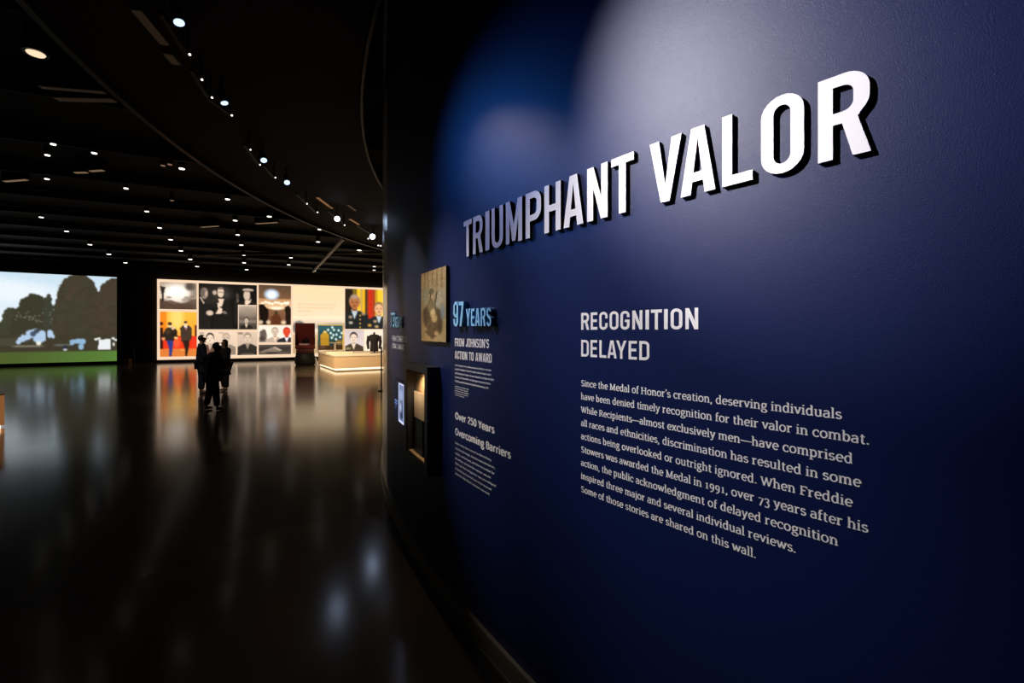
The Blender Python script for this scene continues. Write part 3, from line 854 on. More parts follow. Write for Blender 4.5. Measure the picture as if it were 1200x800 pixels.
# ---- pen-drawn letters (slab serif or plain), em units: x-height .5, cap .67, ascender .72, descender -.2
XH, CP, AS, DS = .50, .67, .73, -.21
def arcs(cx, cy, rx, ry, a0, a1, n=10): return arcp(cx, cy, rx, ry, a0, a1, n)
def G(ch):
    """advance, pen strokes, serif bars (x, y, width)"""
    S = []; B_ = []
    st = lambda *p: S.append(list(p))
    ar = lambda *a: S.append(arcs(*a))
    if ch == 'a': 
        S.append(arcs(.21, .34, .15, .14, 155, 0, 8) + [(.36, .08)] + arcs(.42, .07, .06, .06, 180, 260, 3)); S.append([(.36, .29), (.22, .28)] + arcs(.19, .14, .13, .13, 90, 270, 8) + [(.28, .03), (.36, .10)]); return .47, S, B_
    if ch == 'b': st((.12, 0), (.12, AS)); ar(.27, .25, .16, .24, 160, -160, 14); B_.append((.07, AS, .12)); return .52, S, B_
    if ch == 'c': ar(.26, .25, .19, .24, 40, 320, 12); B_.append((.40, .36, .06)); return .45, S, B_
    if ch == 'd': st((.40, .02), (.40, AS)); ar(.25, .25, .17, .24, 20, 340, 14); B_ += [(.35, AS, .12), (.45, .025, .1)]; return .54, S, B_
    if ch == 'e': S.append([(.09, .26), (.42, .26)]); ar(.26, .25, .18, .24, 0, 315, 13); return .48, S, B_
    if ch == 'f': S.append([(.14, 0), (.14, .56)] + arcs(.25, .58, .11, .13, 180, 60, 5)); S.append([(.05, XH - .025), (.30, XH - .025)]); B_ += [(.15, .025, .24)]; return .32, S, B_
    if ch == 'g': ar(.24, .33, .14, .16, 0, 360, 14); S.append([(.16, .19), (.11, .12), (.16, .06), (.34, .03)] + arcs(.25, -.09, .18, .11, 60, -90, 6) + arcs(.25, -.09, .18, .11, 270, 130, 6)); S.append([(.35, .43), (.45, .49)]); return .49, S, B_
    if ch == 'h': st((.12, 0), (.12, AS)); S.append([(.12, .34)] + arcs(.265, .32, .145, .16, 160, 0, 7) + [(.41, 0)]); B_ += [(.07, AS, .12), (.12, .025, .2), (.41, .025, .2)]; return .54, S, B_
    if ch == 'i': st((.12, 0), (.12, XH)); B_ += [(.08, XH - .02, .12), (.12, .025, .22)]; S.append([(.12, .62), (.12, .70)]); return .25, S, B_
    if ch == 'j': S.append([(.14, XH), (.14, -.06)] + arcs(.04, -.08, .10, .11, 0, -110, 5)); B_ += [(.09, XH - .02, .12)]; S.append([(.14, .62), (.14, .70)]); return .25, S, B_
    if ch == 'k': st((.12, 0), (.12, AS)); st((.40, .49), (.16, .24)); st((.22, .29), (.42, .01)); B_ += [(.07, AS, .12), (.12, .025, .2), (.42, .025, .16), (.38, XH - .02, .16)]; return .51, S, B_
    if ch == 'l': st((.12, 0), (.12, AS)); B_ += [(.07, AS, .12), (.12, .025, .22)]; return .25, S, B_
    if ch == 'm':
        st((.12, 0), (.12, XH)); S.append([(.12, .34)] + arcs(.255, .33, .135, .15, 160, 0, 7) + [(.39, 0)]); S.append([(.39, .34)] + arcs(.525, .33, .135, .15, 160, 0, 7) + [(.66, 0)])
        B_ += [(.07, XH - .02, .12), (.12, .025, .19), (.39, .025, .18), (.66, .025, .19)]; return .79, S, B_
    if ch == 'n': st((.12, 0), (.12, XH)); S.append([(.12, .34)] + arcs(.265, .32, .145, .16, 160, 0, 7) + [(.41, 0)]); B_ += [(.07, XH - .02, .12), (.12, .025, .2), (.41, .025, .2)]; return .54, S, B_
    if ch == 'o': ar(.26, .25, .19, .24, 0, 360, 16); return .52, S, B_
    if ch == 'p': st((.12, DS), (.12, XH)); ar(.27, .25, .16, .24, 160, -160, 14); B_ += [(.07, XH - .02, .12), (.13, DS, .22)]; return .53, S, B_
    if ch == 'q': st((.40, DS), (.40, XH)); ar(.25, .25, .17, .24, 20, 340, 14); B_.append((.40, DS, .2)); return .53, S, B_
    if ch == 'r': st((.12, 0), (.12, XH)); S.append([(.12, .30)] + arcs(.27, .31, .14, .16, 150, 55, 5)); B_ += [(.07, XH - .02, .12), (.13, .025, .22)]; return .39, S, B_
    if ch == 's': S.append(arcs(.21, .365, .13, .115, 25, 180, 6) + arcs(.21, .35, .13, .09, 200, 250, 2) + arcs(.21, .16, .14, .09, 70, 10, 2) + arcs(.21, .135, .14, .115, 0, -160, 6)); return .41, S, B_
    if ch == 't': S.append([(.15, .62), (.15, .12)] + arcs(.25, .11, .10, .10, 180, 300, 5)); S.append([(.05, XH - .025), (.30, XH - .025)]); return .34, S, B_
    if ch == 'u': S.append([(.11, XH), (.11, .16)] + arcs(.25, .16, .14, .15, 180, 340, 7)); st((.40, XH), (.40, .02)); B_ += [(.07, XH - .02, .12), (.36, XH - .02, .12), (.45, .025, .1)]; return .54, S, B_
    if ch == 'v': st((.07, .49), (.24, .02)); st((.24, .02), (.41, .49)); B_ += [(.08, XH - .02, .19), (.40, XH - .02, .17)]; return .48, S, B_
    if ch == 'w': st((.07, .49), (.22, .02)); st((.22, .02), (.36, .45)); st((.36, .45), (.50, .02)); st((.50, .02), (.65, .49)); B_ += [(.08, XH - .02, .19), (.64, XH - .02, .17), (.36, XH - .02, .1)]; return .72, S, B_
    if ch == 'x': st((.08, .48), (.40, .02)); st((.40, .48), (.08, .02)); B_ += [(.10, XH - .02, .17), (.39, XH - .02, .16), (.08, .025, .16), (.40, .025, .17)]; return .48, S, B_
    if ch == 'y': st((.08, .49), (.25, .04)); S.append([(.42, .49), (.22, -.10), (.16, -.17), (.06, -.17)]); B_ += [(.09, XH - .02, .19), (.41, XH - .02, .17)]; return .49, S, B_
    if ch == 'z': S.append([(.07, .475), (.38, .475), (.08, .025), (.40, .025)]); return .45, S, B_
    if ch == 'S': S.append(arcs(.28, .50, .17, .15, 25, 180, 7) + arcs(.28, .48, .17, .13, 200, 250, 2) + arcs(.28, .20, .18, .13, 70, 10, 2) + arcs(.28, .175, .18, .155, 0, -160, 7)); return .56, S, B_
    if ch == 'M': st((.14, 0), (.14, CP)); st((.14, CP), (.40, .04)); st((.40, .04), (.66, CP)); st((.66, CP), (.66, 0)); B_ += [(.14, .025, .24), (.66, .025, .24), (.10, CP - .025, .16), (.70, CP - .025, .16)]; return .81, S, B_
    if ch == 'H': st((.14, 0), (.14, CP)); st((.55, CP), (.55, 0)); st((.14, .35), (.55, .35)); B_ += [(.14, .025, .24), (.55, .025, .24), (.14, CP - .025, .24), (.55, CP - .025, .24)]; return .70, S, B_
    if ch == 'W': st((.07, .66), (.26, .02)); st((.26, .02), (.44, .62)); st((.44, .62), (.62, .02)); st((.62, .02), (.82, .66)); B_ += [(.08, CP - .025, .2), (.80, CP - .025, .2), (.44, CP - .025, .14)]; return .90, S, B_
    if ch == 'R': st((.14, 0), (.14, CP)); S.append([(.14, CP - .03), (.30, CP - .03)] + arcs(.31, .49, .15, .155, 90, -90, 8) + [(.14, .33)]); st((.33, .33), (.54, .02)); B_ += [(.14, .025, .24), (.56, .025, .14), (.09, CP - .025, .12)]; return .62, S, B_
    if ch == 'F': st((.14, 0), (.14, CP)); S.append([(.06, CP - .03), (.48, CP - .03), (.48, .54)]); st((.14, .35), (.38, .35)); B_ += [(.16, .025, .28)]; return .54, S, B_
    if ch == 'I': st((.14, 0), (.14, CP)); B_ += [(.14, .025, .22), (.14, CP - .025, .22)]; return .29, S, B_
    if ch == 'T': st((.28, 0), (.28, CP)); S.append([(.04, CP - .03), (.52, CP - .03)]); B_ += [(.28, .025, .24)]; return .57, S, B_
    if ch == 'O': ar(.32, .335, .25, .32, 0, 360, 16); return .64, S, B_
    if ch == 'Y': st((.05, CP), (.27, .30)); st((.49, CP), (.27, .30)); st((.27, .30), (.27, 0)); return .54, S, B_
    if ch == 'B': st((.14, 0), (.14, CP)); S.append([(.14, CP - .03), (.28, CP - .03)] + arcs(.29, .50, .14, .14, 90, -90, 7) + [(.14, .36)]); S.append([(.29, .36)] + arcs(.31, .195, .16, .165, 90, -90, 7) + [(.14, .03)]); return .56, S, B_
    if ch == 'J': S.append([(.30, CP), (.30, .16)] + arcs(.17, .16, .13, .14, 0, -160, 6)); return .42, S, B_
    if ch == '1': S.append([(.10, .42), (.22, .49), (.22, 0)]); B_ += [(.22, .025, .26)]; return .42, S, B_
    if ch == '9': ar(.24, .31, .15, .18, 0, 360, 14); S.append([(.39, .31), (.38, .05), (.26, -.12), (.12, -.18)]); return .49, S, B_
    if ch == '7': S.append([(.07, .44), (.40, .44), (.18, -.16)]); return .45, S, B_
    if ch == '3': S.append([(.08, .38)] + arcs(.22, .36, .14, .13, 150, -60, 7) + [(.2, .20)]); S.append([(.2, .20)] + arcs(.21, .02, .17, .19, 80, -140, 9)); return .46, S, B_
    if ch == '2': S.append(arcs(.24, .50, .16, .15, 165, -20, 8) + [(.07, .03), (.42, .03)]); return .48, S, B_
    if ch == '5': S.append([(.38, .64), (.12, .64), (.11, .38)] + arcs(.23, .22, .17, .20, 110, -150, 9)); return .48, S, B_
    if ch == '0': ar(.25, .335, .17, .32, 0, 360, 16); return .50, S, B_
    if ch == '.': S.append([(.11, 0), (.11, .09)]); return .22, S, B_
    if ch == ',': S.append([(.12, .08), (.11, -.03), (.05, -.12)]); return .23, S, B_
    if ch == "'": S.append([(.10, .74), (.08, .56)]); return .17, S, B_
    if ch == '-': S.append([(.0, .25), (.86, .25)]); return .86, S, B_
    return .22, S, B_

def pen_line(text, x0, x1, z0, em, thick=.105, thin=.068, serif=True, spread=None):
    ta, tb = px_theta(x0, RW), px_theta(x1, RW)
    gl = [G(c) for c in text]
    sp = .24
    tot = sum(sp if c == ' ' else g[0] for c, g in zip(text, gl))
    k = (tb - ta) / tot                  # theta per em-unit across
    hx = k * RW                          # metres per unit horizontally
    out = []; x = 0.0
    ratio = em / hx
    def wf(dx, dy):
        return thin + (thick - thin) * abs(dy)
    for c, g in zip(text, gl):
        if c == ' ':
            x += sp; continue
        adv, S, Bs = g
        for s in S:
            L, R_ = ribbon(s, wf if c not in '.' else .12)
            n = len(L)
            pts = [(ta + (x + p[0]) * k, z0 + p[1] * em) for p in L + R_]
            out.append((pts, [(i, i + 1, n + i + 1, n + i) for i in range(n - 1)]))
        if serif:
            for (bx, by, bw) in Bs:
                h = thin * .42
                q = [(bx - bw / 2, by - h), (bx + bw / 2, by - h), (bx + bw / 2, by + h), (bx - bw / 2, by + h)]
                out.append(([(ta + (x + p[0]) * k, z0 + p[1] * em) for p in q], [(0, 1, 2, 3)]))
        x += adv
    return out

# ------------------------------------------------------------------ title letters
ZL0 = CH + 0.4385; ZL1 = CH + 0.650
DEPTH = RF - RW
TITLE = [('T', 543.4, 552.8, 'first T of the title, far left end of the row'), ('R', 554.3, 565.8, 'R between the first T and I of the title'), ('I', 568.8, 573.5, 'narrow I of the title between R and U'),
 ('U', 576, 589.4, 'U of the title between I and M'), ('M', 592.8, 611.8, 'M of the title between U and P'), ('P', 616, 634, 'P of the title between M and H'),
 ('H', 637.9, 657, 'H of the title between P and A'), ('A', 660.4, 683.5, 'A of the first title word between H and N'), ('N', 688, 712, 'N of the title between A and the last T'),
 ('T', 716.4, 742.7, 'T ending the first word of the title'), ('V', 761.4, 798.7, 'bright V starting the second title word'), ('A', 797.6, 838.5, 'bright A of the second title word, after V'),
 ('L', 846.2, 881.9, 'bright L of the second title word'), ('O', 891.8, 942.2, 'bright O of the second title word, after L'), ('R', 958.5, 1020.9, 'largest bright letter, the R ending the title')]
for ch, a, b, lb in TITLE:
    raised_letter(ch, a, b, ZL0, ZL1, DEPTH, M_LETTER, M_LSIDE, 'raised white letter: ' + lb, 'raised letters of the title')

# ------------------------------------------------------------------ printed texts
z0 = CH + .0080
print_obj('heading_print', cap_text([('R', 681.3, 690.6), ('E', 692.4, 700.2), ('C', 702.5, 712.2), ('O', 714.5, 725), ('G', 727.2, 738), ('N', 741.2, 753), ('I', 756.6, 760.8), ('T', 763, 775.8), ('I', 778.3, 782.7), ('O', 786, 799.8), ('N', 803.4, 818.3)], z0, z0 + .0690, .175)
  + cap_text([('D', 681.3, 690.2), ('E', 692.2, 700), ('L', 702.7, 710.8), ('A', 711.8, 722.8), ('Y', 722.2, 734.3), ('E', 736.8, 746.5), ('D', 749.4, 761.2)], CH - .1015, CH - .0335, .165),
  'white printed heading in two lines of bold capitals')
LINES = [("Since the Medal of Honor's creation, deserving individuals", 987), ('have been denied timely recognition for their valor in combat.', 1019.5), ('While Recipients-almost exclusively men-have comprised', 1000),
 ('all races and ethnicities, discrimination has resulted in some', 1009.5), ('actions being overlooked or outright ignored. When Freddie', 999.5), ('Stowers was awarded the Medal in 1991, over 73 years after his', 1018), ('action, the public acknowledgment of delayed recognition', 982.7),
 ('inspired three major and several individual reviews.', 933.4), ('Some of those stories are shared on this wall.', 886.5)]
ps = []
for i, (t, xe) in enumerate(LINES):
    ps += pen_line(t, 681.0, xe, CH - .2232 - .0543 * i, .0365, .118, .075)
print_obj('paragraph_print', ps, 'white serif paragraph of nine printed lines')

ps = cap_line("FROM JOHNSON'S", 533.2, 573.3, z_at(533, 405.6), z_at(533, 396.3), .17) + cap_line('ACTION TO AWARD', 533.2, 576.4, z_at(533, 420.4), z_at(533, 411.2), .17)
print_obj('heading_print', ps, 'small white capitals below the blue figures ninety seven')
P1 = [('In 2015, Sergeant Henry Johnson was one of the first Americans', 575.8, 429.0), ('awarded the Medal of Honor for action while serving in battle', 575.8, 433.6), ('with the army in France. He was honored in October of 2015', 578.8, 438.4), ('for saving his fellow soldier in combat against the enemy forces', 574.8, 443.0), ('The family accepted the award on his behalf at the ceremony, 2015.', 572.9, 447.8)]
ps = []
for t, xe, y in P1: ps += pen_line(t, 533.3, xe, z_at(533.3, y), .0150, .13, .09, serif=False)
for k in range(5): ps += pen_line(['after the war his story was', 'told and retold at home by', 'family and other soldiers', 'of the regiment in service', 'of the nation'][k], 533.3, 549.5 - (k % 2) - (5 if k == 4 else 0), z_at(533.3, 453.6 + 2.55 * k), .0085, .13, .09, serif=False)
print_obj('paragraph_print', ps, 'small white paragraph under the heading about action and award')
ps = pen_line('Over 250 Years', 533.6, 579.6, z_at(533.6, 491.6), .0590, .17, .13, serif=False) + pen_line('Overcoming Barriers', 533.6, 598.8, z_at(533.6, 510.3), .0590, .17, .13, serif=False)
print_obj('heading_print', ps, 'white printed heading in upper and lower case, two lines')
P2 = [('Since many have served in the military', 576, 521.2), ('since the nation began, they have overcome barriers,', 580.3, 527.4), ('racism, stereotypes, and bias to combat for', 579.8, 533.4), ('all whose service the nation valued', 575.3, 539.4), ('they saw that recognition was also delayed', 581.3, 545.2), ('or denied and several have since received', 576, 551.3), ('awards that their actions earned.', 574.3, 557.2)]
ps = []
for t, xe, y in P2: ps += pen_line(t, 533.6, xe, z_at(533.6, y), .0165, .12, .085, serif=False)
print_obj('paragraph_print', ps, 'small white paragraph below the mixed case heading')
ps = cap_line("FROM STOWERS'S", 459.8, 476.2, z_at(460, 399.4), z_at(460, 393.4), .15) + cap_line('ACTION TO AWARD', 459.4, 474.0, z_at(460, 408.2), z_at(460, 402.4), .15)
print_obj('heading_print', ps, 'farthest small white heading near the edge of the wall')

# raised blue figures
DB = 0.030
for ch, a, b, y0, y1, lb in (('9', 531.2, 536.8, 353.9, 382.2, 'tall pale blue figure 9, left of the 7'), ('7', 537.6, 543.1, 353.7, 382.0, 'tall pale blue figure 7, right of the 9'),
        ('Y', 545.8, 551, 361.8, 382, 'small pale blue raised letter Y'), ('E', 551.9, 556.2, 361.6, 382, 'small pale blue raised letter E'), ('A', 556.8, 562.2, 361.2, 382, 'small pale blue raised letter A'), ('R', 563.3, 569, 360.9, 382, 'small pale blue raised letter R'), ('S', 570, 575.4, 360.6, 382, 'small pale blue raised letter S')):
    raised_letter(ch, a, b, z_at(a, y1, RW + DB), z_at(a, y0, RW + DB), DB, M_BLUEL, M_BLUES, lb + ' beside the soldier picture', 'raised blue figures and letters by the soldier picture')
xs = [457.6, 459.9, 462.4, 464.2, 465.9, 467.8, 469.5]
for k, ch in enumerate('73YEARS'):
    a = xs[k]; b = a + (2.1 if k < 2 else 1.6)
    raised_letter(ch, a, b, z_at(a, 383.6, RW + .012), z_at(a, 366.5 if k < 2 else 371.5, RW + .012), .012, M_BLUEL, M_BLUEL, 'tiny far blue raised %s near the wall edge' % ('figure, tall and leftmost' if k == 0 else 'figure, tall, second from left' if k == 1 else 'letter ' + ch), 'raised blue figures and letters at the far edge')

# ------------------------------------------------------------------ picture panel on the wall
def arc_box(name, ta, tb, r0, r1, z0, z1, m, parent=None):
    o = arc_slab(name, r0, r1, z0, z1, ta, tb, 4, m)
    if parent: loc(o, parent)
    return o
RP = RW + 0.022
ta, tb = px_theta(493.6, RP), px_theta(522.6, RP)
zp1 = z_at(522.6, 311.2, RP); zp0 = z_at(522.6, 400.8, RP)
wp = empty('wall_photo', ring((ta + tb) / 2, RW, zp0), 0, 'sepia illustration panel of a fighting soldier mounted on the blue wall', 'picture')
arc_box('panel', ta, tb, RW + .001, RP - .002, zp0, zp1, M_BLACK, wp)
def pic_soldier_art():
    p = Pic(60, 88, (150, 124, 84))
    p.vgrad(0, .45, (168, 138, 92), (150, 134, 100)).vgrad(.45, 1, (150, 126, 84), (172, 146, 100))
    for x in (.18, .32, .50, .68, .85): p.rect(x - .02, 0, x + .02, .30 + .1 * math.sin(x * 9), (110, 88, 56), .7)
    p.ell(.2, .35, .14, .14, (120, 122, 100), .7, .8).ell(.78, .4, .2, .12, (170, 160, 130), .7, .8)
    p.poly([(.12, .55), (.3, .46), (.62, .5), (.86, .6), (.86, .85), (.5, .97), (.2, .86)], (96, 76, 48))
    p.ell(.45, .36, .08, .07, (186, 150, 104)).ell(.45, .30, .10, .045, (104, 96, 70)).ell(.45, .50, .14, .10, (120, 104, 70))
    p.ell(.52, .60, .10, .06, (208, 180, 130), .9, .6).ell(.58, .68, .12, .05, (190, 160, 110), .9, .6)
    p.ell(.20, .63, .12, .12, (76, 58, 36), .9, .6).ell(.78, .74, .10, .14, (84, 64, 40), .9, .6).ell(.22, .82, .07, .03, (180, 146, 96), .9, .6).ell(.66, .88, .08, .03, (196, 160, 104), .9, .6)
    p.poly([(.38, .40), (.42, .26), (.46, .26), (.44, .44)], (90, 72, 48)).poly([(.56, .48), (.66, .30), (.70, .31), (.62, .52)], (90, 72, 48))
    p.ell(.88, .60, .08, .10, (120, 128, 130), .9, .6).ell(.70, .50, .08, .05, (160, 160, 146), .8, .6)
    p.poly([(.1, .9), (.5, .97), (.9, .88), (.9, 1), (.1, 1)], (170, 144, 98))
    return p.noise(9, 2).noise(6, 1).blur(1).img()
img = pic_soldier_art()
Hh, Ww = img.shape[:2]
vs = [ring(ta + (tb - ta) * i / (Ww - 1), RP, zp1 + (zp0 - zp1) * j / (Hh - 1)) for j in range(Hh) for i in range(Ww)]
fs = [(j * Ww + i, (j + 1) * Ww + i, (j + 1) * Ww + i + 1, j * Ww + i + 1) for j in range(Hh - 1) for i in range(Ww - 1)]
o = mesh_obj('print', vs, fs, M_PAPER); put_colors(o, img); loc(o, wp)

# ------------------------------------------------------------------ wall display case (projecting box with a lit niche)
M_CASE = mat('black_case_metal', (0.010, 0.010, 0.011), 0.4, 0.4)
M_CASEIN = mat('tan_case_lining', (0.28, 0.18, 0.10), 0.8, 0.2)
M_CARD = mat('cream_document_paper', (0.85, 0.68, 0.48), 0.8, 0.2)
M_GLASS = bpy.data.materials.new('clear_case_glass'); M_GLASS.use_nodes = True
_b = M_GLASS.node_tree.nodes['Principled BSDF']; _b.inputs['Transmission Weight'].default_value = 1.0; _b.inputs['Roughness'].default_value = 0.0; _b.inputs['IOR'].default_value = 1.02; _b.inputs['Base Color'].default_value = (1, 1, 1, 1)
def solve_depth(xf, xw):
    lo, hi = 0.01, 0.6
    for _ in range(40):
        d = (lo + hi) / 2
        if px_of(px_theta(xf, RW + d), RW) < xw: lo = d
        else: hi = d
    return (lo + hi) / 2
DC = solve_depth(500.5, 515.5)
RC = RW + DC
ca, cb = px_theta(473.2, RC), px_theta(500.5, RC)
cz1, cz0 = z_at(473.2, 424.5, RC), z_at(473.2, 534.5, RC)
ia, ib = px_theta(476.0, RC), px_theta(497.2, RC)
iz1, iz0 = cz1 - .045, cz0 + .06
case = empty('wall_display_case', ring((ca + cb) / 2, RW, cz0), 0, 'black box display case with lit tan niche projecting from the blue wall', 'display case')
arc_box('top_panel', ca, cb, RW + .001, RC, iz1, cz1, M_CASE, case)
arc_box('bottom_panel', ca, cb, RW + .001, RC, cz0, iz0, M_CASE, case)
arc_box('side_panel', ca, ia, RW + .001, RC, iz0, iz1, M_CASE, case)
arc_box('side_panel', ib, cb, RW + .001, RC, iz0, iz1, M_CASE, case)
arc_box('back_lining', ia, ib, RW + .001, RW + .012, iz0, iz1, M_CASEIN, case)
arc_box('floor_lining', ia, ib, RW + .012, RC - .02, iz0, iz0 + .008, M_CASEIN, case)
arc_box('glass_pane', ia, ib, RC - .012, RC - .006, iz0, iz1, M_GLASS, case)
RD = RW + DC * .55
da, db = px_theta(485.5, RD), px_theta(499.5, RD)
doc = arc_box('document_card', da, db, RD - .006, RD, z_at(490, 490, RD), z_at(490, 459.5, RD), M_CARD)
st = doc
tag(doc, 'upright cream document card inside the black wall display case', 'document')
cl_ = ring((ia + ib) / 2, RW + DC * .80, iz1 - .03)
spot('case_lamp', cl_, ring((ia + ib) / 2, RW + DC * .35, iz0), 16.0, (1.0, 0.76, 0.48), 140, 0.6, 0.03)
stand = arc_box('card_stand', px_theta(487, RD - .02), px_theta(497, RD - .02), RD - .03, RD - .008, iz0 + .008, z_at(490, 486, RD), M_CASE)
tag(stand, 'small dark stand holding the cream card in the wall case', 'stand')

# ------------------------------------------------------------------ touch screen on the wall
RT = RW + .03
sa, sb = px_theta(461.9, RT), px_theta(473.4, RT)
sm = px_theta(467.6, RT)
tz1, tz0 = z_at(473.4, 451.0, RT), z_at(473.4, 498.5, RT)
ts = empty('wall_screen', ring((sa + sb) / 2, RW, tz0), 0, 'slim lit monitor left of the black wall display case', 'screen')
arc_box('screen_body', sa - .0006, sb + .0006, RW + .001, RT - .003, tz0 - .012, tz1 + .012, M_CASE, ts)
def pic_monitor():
    p = Pic(56, 44, (10, 16, 34))
    p.rect(.08, .50, .40, .53, (120, 150, 220)).rect(.08, .57, .36, .60, (110, 140, 210)).rect(.08, .64, .30, .66, (70, 90, 150)).rect(.08, .70, .26, .72, (70, 90, 150))
    p.rect(.50, 0, 1, 1, (206, 214, 250)).rect(.56, .05, .95, .93, (110, 124, 158))
    p.ell(.75, .3, .14, .14, (160, 174, 210), .8, .6).poly([(.6, .5), (.8, .4), (.92, .7), (.8, .9), (.6, .85)], (60, 70, 100), .8).ell(.7, .6, .08, .12, (190, 200, 230), .8, .6)
    p.ell(.82, .8, .08, .06, (30, 36, 60), .8, .6)
    return p.noise(5, 1).img()
img = pic_monitor(); Hh, Ww = img.shape[:2]
vs = [ring(sa + (sb - sa) * i / (Ww - 1), RT, tz1 + (tz0 - tz1) * j / (Hh - 1)) for j in range(Hh) for i in range(Ww)]
fs = [(j * Ww + i, (j + 1) * Ww + i, (j + 1) * Ww + i + 1, j * Ww + i + 1) for j in range(Hh - 1) for i in range(Ww - 1)]
o = mesh_obj('picture', vs, fs, M_SCREEN); put_colors(o, img); loc(o, ts)

# ------------------------------------------------------------------ ceiling: soffit ring, beams, lights
HS = 2.65
sof = arc_slab('ceiling_soffit', RF + .26, 15.62, CH + HS, CH + HS + .10, -1.1, 1.2, 120, M_SOFFIT)
tag(sof, 'curved dark brown soffit following the blue wall', kind='structure')
tag(arc_slab('trim_1', 15.63, 15.69, CH + HS - .05, CH + HS + .14, -1.1, 1.2, 120, M_RAIL), 'brown outer edge of the curved soffit', kind='structure')
tag(arc_slab('trim_2', RF + .22, RF + .25, CH + HS - .03, CH + HS + .14, -1.1, 1.2, 120, M_RAIL), 'thin inner edge of the curved soffit beside the wall', kind='structure')

# beams parallel to the photo wall
cnt = 0
for k in range(11):
    d = 1.37 * 10.3 - 2.35 * 3 + 2.35 * k
    n = Vector((-U.y, U.x))
    P = n * d
    ext = []
    a = P - U * 26; b = P + U * 20
    # keep clear of the far walls
    if k >= 9: b = P + U * 6
    o = box('ceiling_beam', ((a.x + b.x) / 2, (a.y + b.y) / 2, CH + HC - .09), ((b - a).length, .07, .16), M_BEAM, rz=ANG)
    tag(o, 'long thin dark beam crossing under the black ceiling', kind='structure')
pipe_pts = [(at_height(403, 279, HC - .35), at_height(367, 318, HC - .35)), (at_height(240, 297.5, HC - .3), at_height(446, 296, HC - .3))]
for k, (a, b) in enumerate(pipe_pts):
    o = cyl('ceiling_pipe', a, b, .07, M_RAIL, seg=10)
    tag(o, ['short diagonal brown pipe under the far ceiling', 'long level brown pipe under the far ceiling'][k], 'pipe')

# small ceiling downlights
DL = [(62.4, 169.4, .6), (55.6, 182.2, .9), (110.4, 179.8, 1.3), (55, 210, 1.1), (147.6, 221, 1.1), (213, 198, 1.4), (172, 248, 1), (48.4, 254.8, 1), (78, 271.2, 1), (187, 267.2, 1), (200, 281, 1), (105.4, 286.8, 1), (127.6, 298, 1), (212, 294, 1), (147, 308, .9), (223, 304, 1), (231, 312.4, .9), (266.6, 233.8, 1.2), (275.6, 258.6, 1.1), (278.6, 275.4, 1), (282.8, 287.2, 1), (285.4, 299, 1), (286, 308, .9), (289, 316, .9), (315.6, 254, 1.2), (374.6, 269, 1.1), (372.8, 283.6, 1), (421, 293.4, 1.2), (341, 302.2, .9), (338.4, 310.4, .9), (368, 317.6, .9), (438.6, 312.4, .8), (438.4, 316.6, .8)]
M_DOWN = m_emit('small_downlight_lens', (1.0, 0.95, 0.88), 3.2)
M_DOWN_DIM = m_emit('dim_brown_downlight', (0.8, 0.45, 0.28), 0.25)
HD = HC - .22
def downlight(x, y, sc, m=None, label=None, group='small ceiling downlights'):
    p = at_height(x, y, HD)
    k = p[1] / F * 1.9 * sc
    r = max(.04, min(.11, k))
    root = empty('downlight', (p[0], p[1], CH + HC - .002), 0, label, 'ceiling light', group)
    dz = -(HC - HD)
    bm = bmesh.new(); add_cyl(bm, (0, 0, dz + .012), (0, 0, 0), r * 1.25, r * 1.25, 14)
    bm_obj('housing', bm, M_HOUS, root)
    bm = bmesh.new(); add_cyl(bm, (0, 0, dz), (0, 0, dz + .012), r, r * 1.1, 14)
    bm_obj('lens', bm, m or M_DOWN, root)
    return root
ZONES = [(70, 'over the left part of the video screen'), (136, 'over the right part of the video screen'), (186, 'over the dark wall gap'), (232, 'over the orange and battle photographs'), (302, 'over the dark medal photograph'), (342, 'over the ceremony photograph'), (403, 'over the cream quotation panel'), (500, 'over the officers photograph')]
def zone(x): return next(z for lim, z in ZONES if x < lim)
ORD_D = 'highest,second highest,third highest,fourth highest,fifth highest,sixth highest,seventh highest,eighth highest,ninth highest'.split(',')
for (x, y, s) in DL:
    mates = sorted(q[1] for q in DL if zone(q[0]) == zone(x))
    downlight(x, y, s, label='ceiling downlight %s, %s of those' % (zone(x), ORD_D[mates.index(y)]))
for (x, y, lb) in ((191, 194.4, 'dim brown ceiling downlight, left one of a close pair'), (199, 193.0, 'dim brown ceiling downlight, right one of a close pair'), (201.6, 235.2, 'dim brown ceiling downlight below the close dim pair')):
    downlight(x, y, .8, M_DOWN_DIM, lb, 'dim ceiling downlights')
p = at_height(42, 63.5, HC - .45)
big = empty('ceiling_spotlight', (p[0], p[1], CH + HC - .002), 0, 'large near warm ceiling spotlight at upper left corner', 'ceiling light')
bm = bmesh.new(); add_cyl(bm, (0, 0, -.44), (0, 0, -.12), .125, .10, 20); bm_obj('housing', bm, M_HOUS, big)
bm = bmesh.new(); add_cyl(bm, (0, 0, -.12), (0, 0, 0), .03, .03, 10); bm_obj('stem', bm, M_HOUS, big)
bm = bmesh.new(); add_cyl(bm, (0, 0, -.452), (0, 0, -.438), .08, .09, 20); bm_obj('lens', bm, m_emit('warm_big_lens', (1.0, .72, .48), 1.1), big)

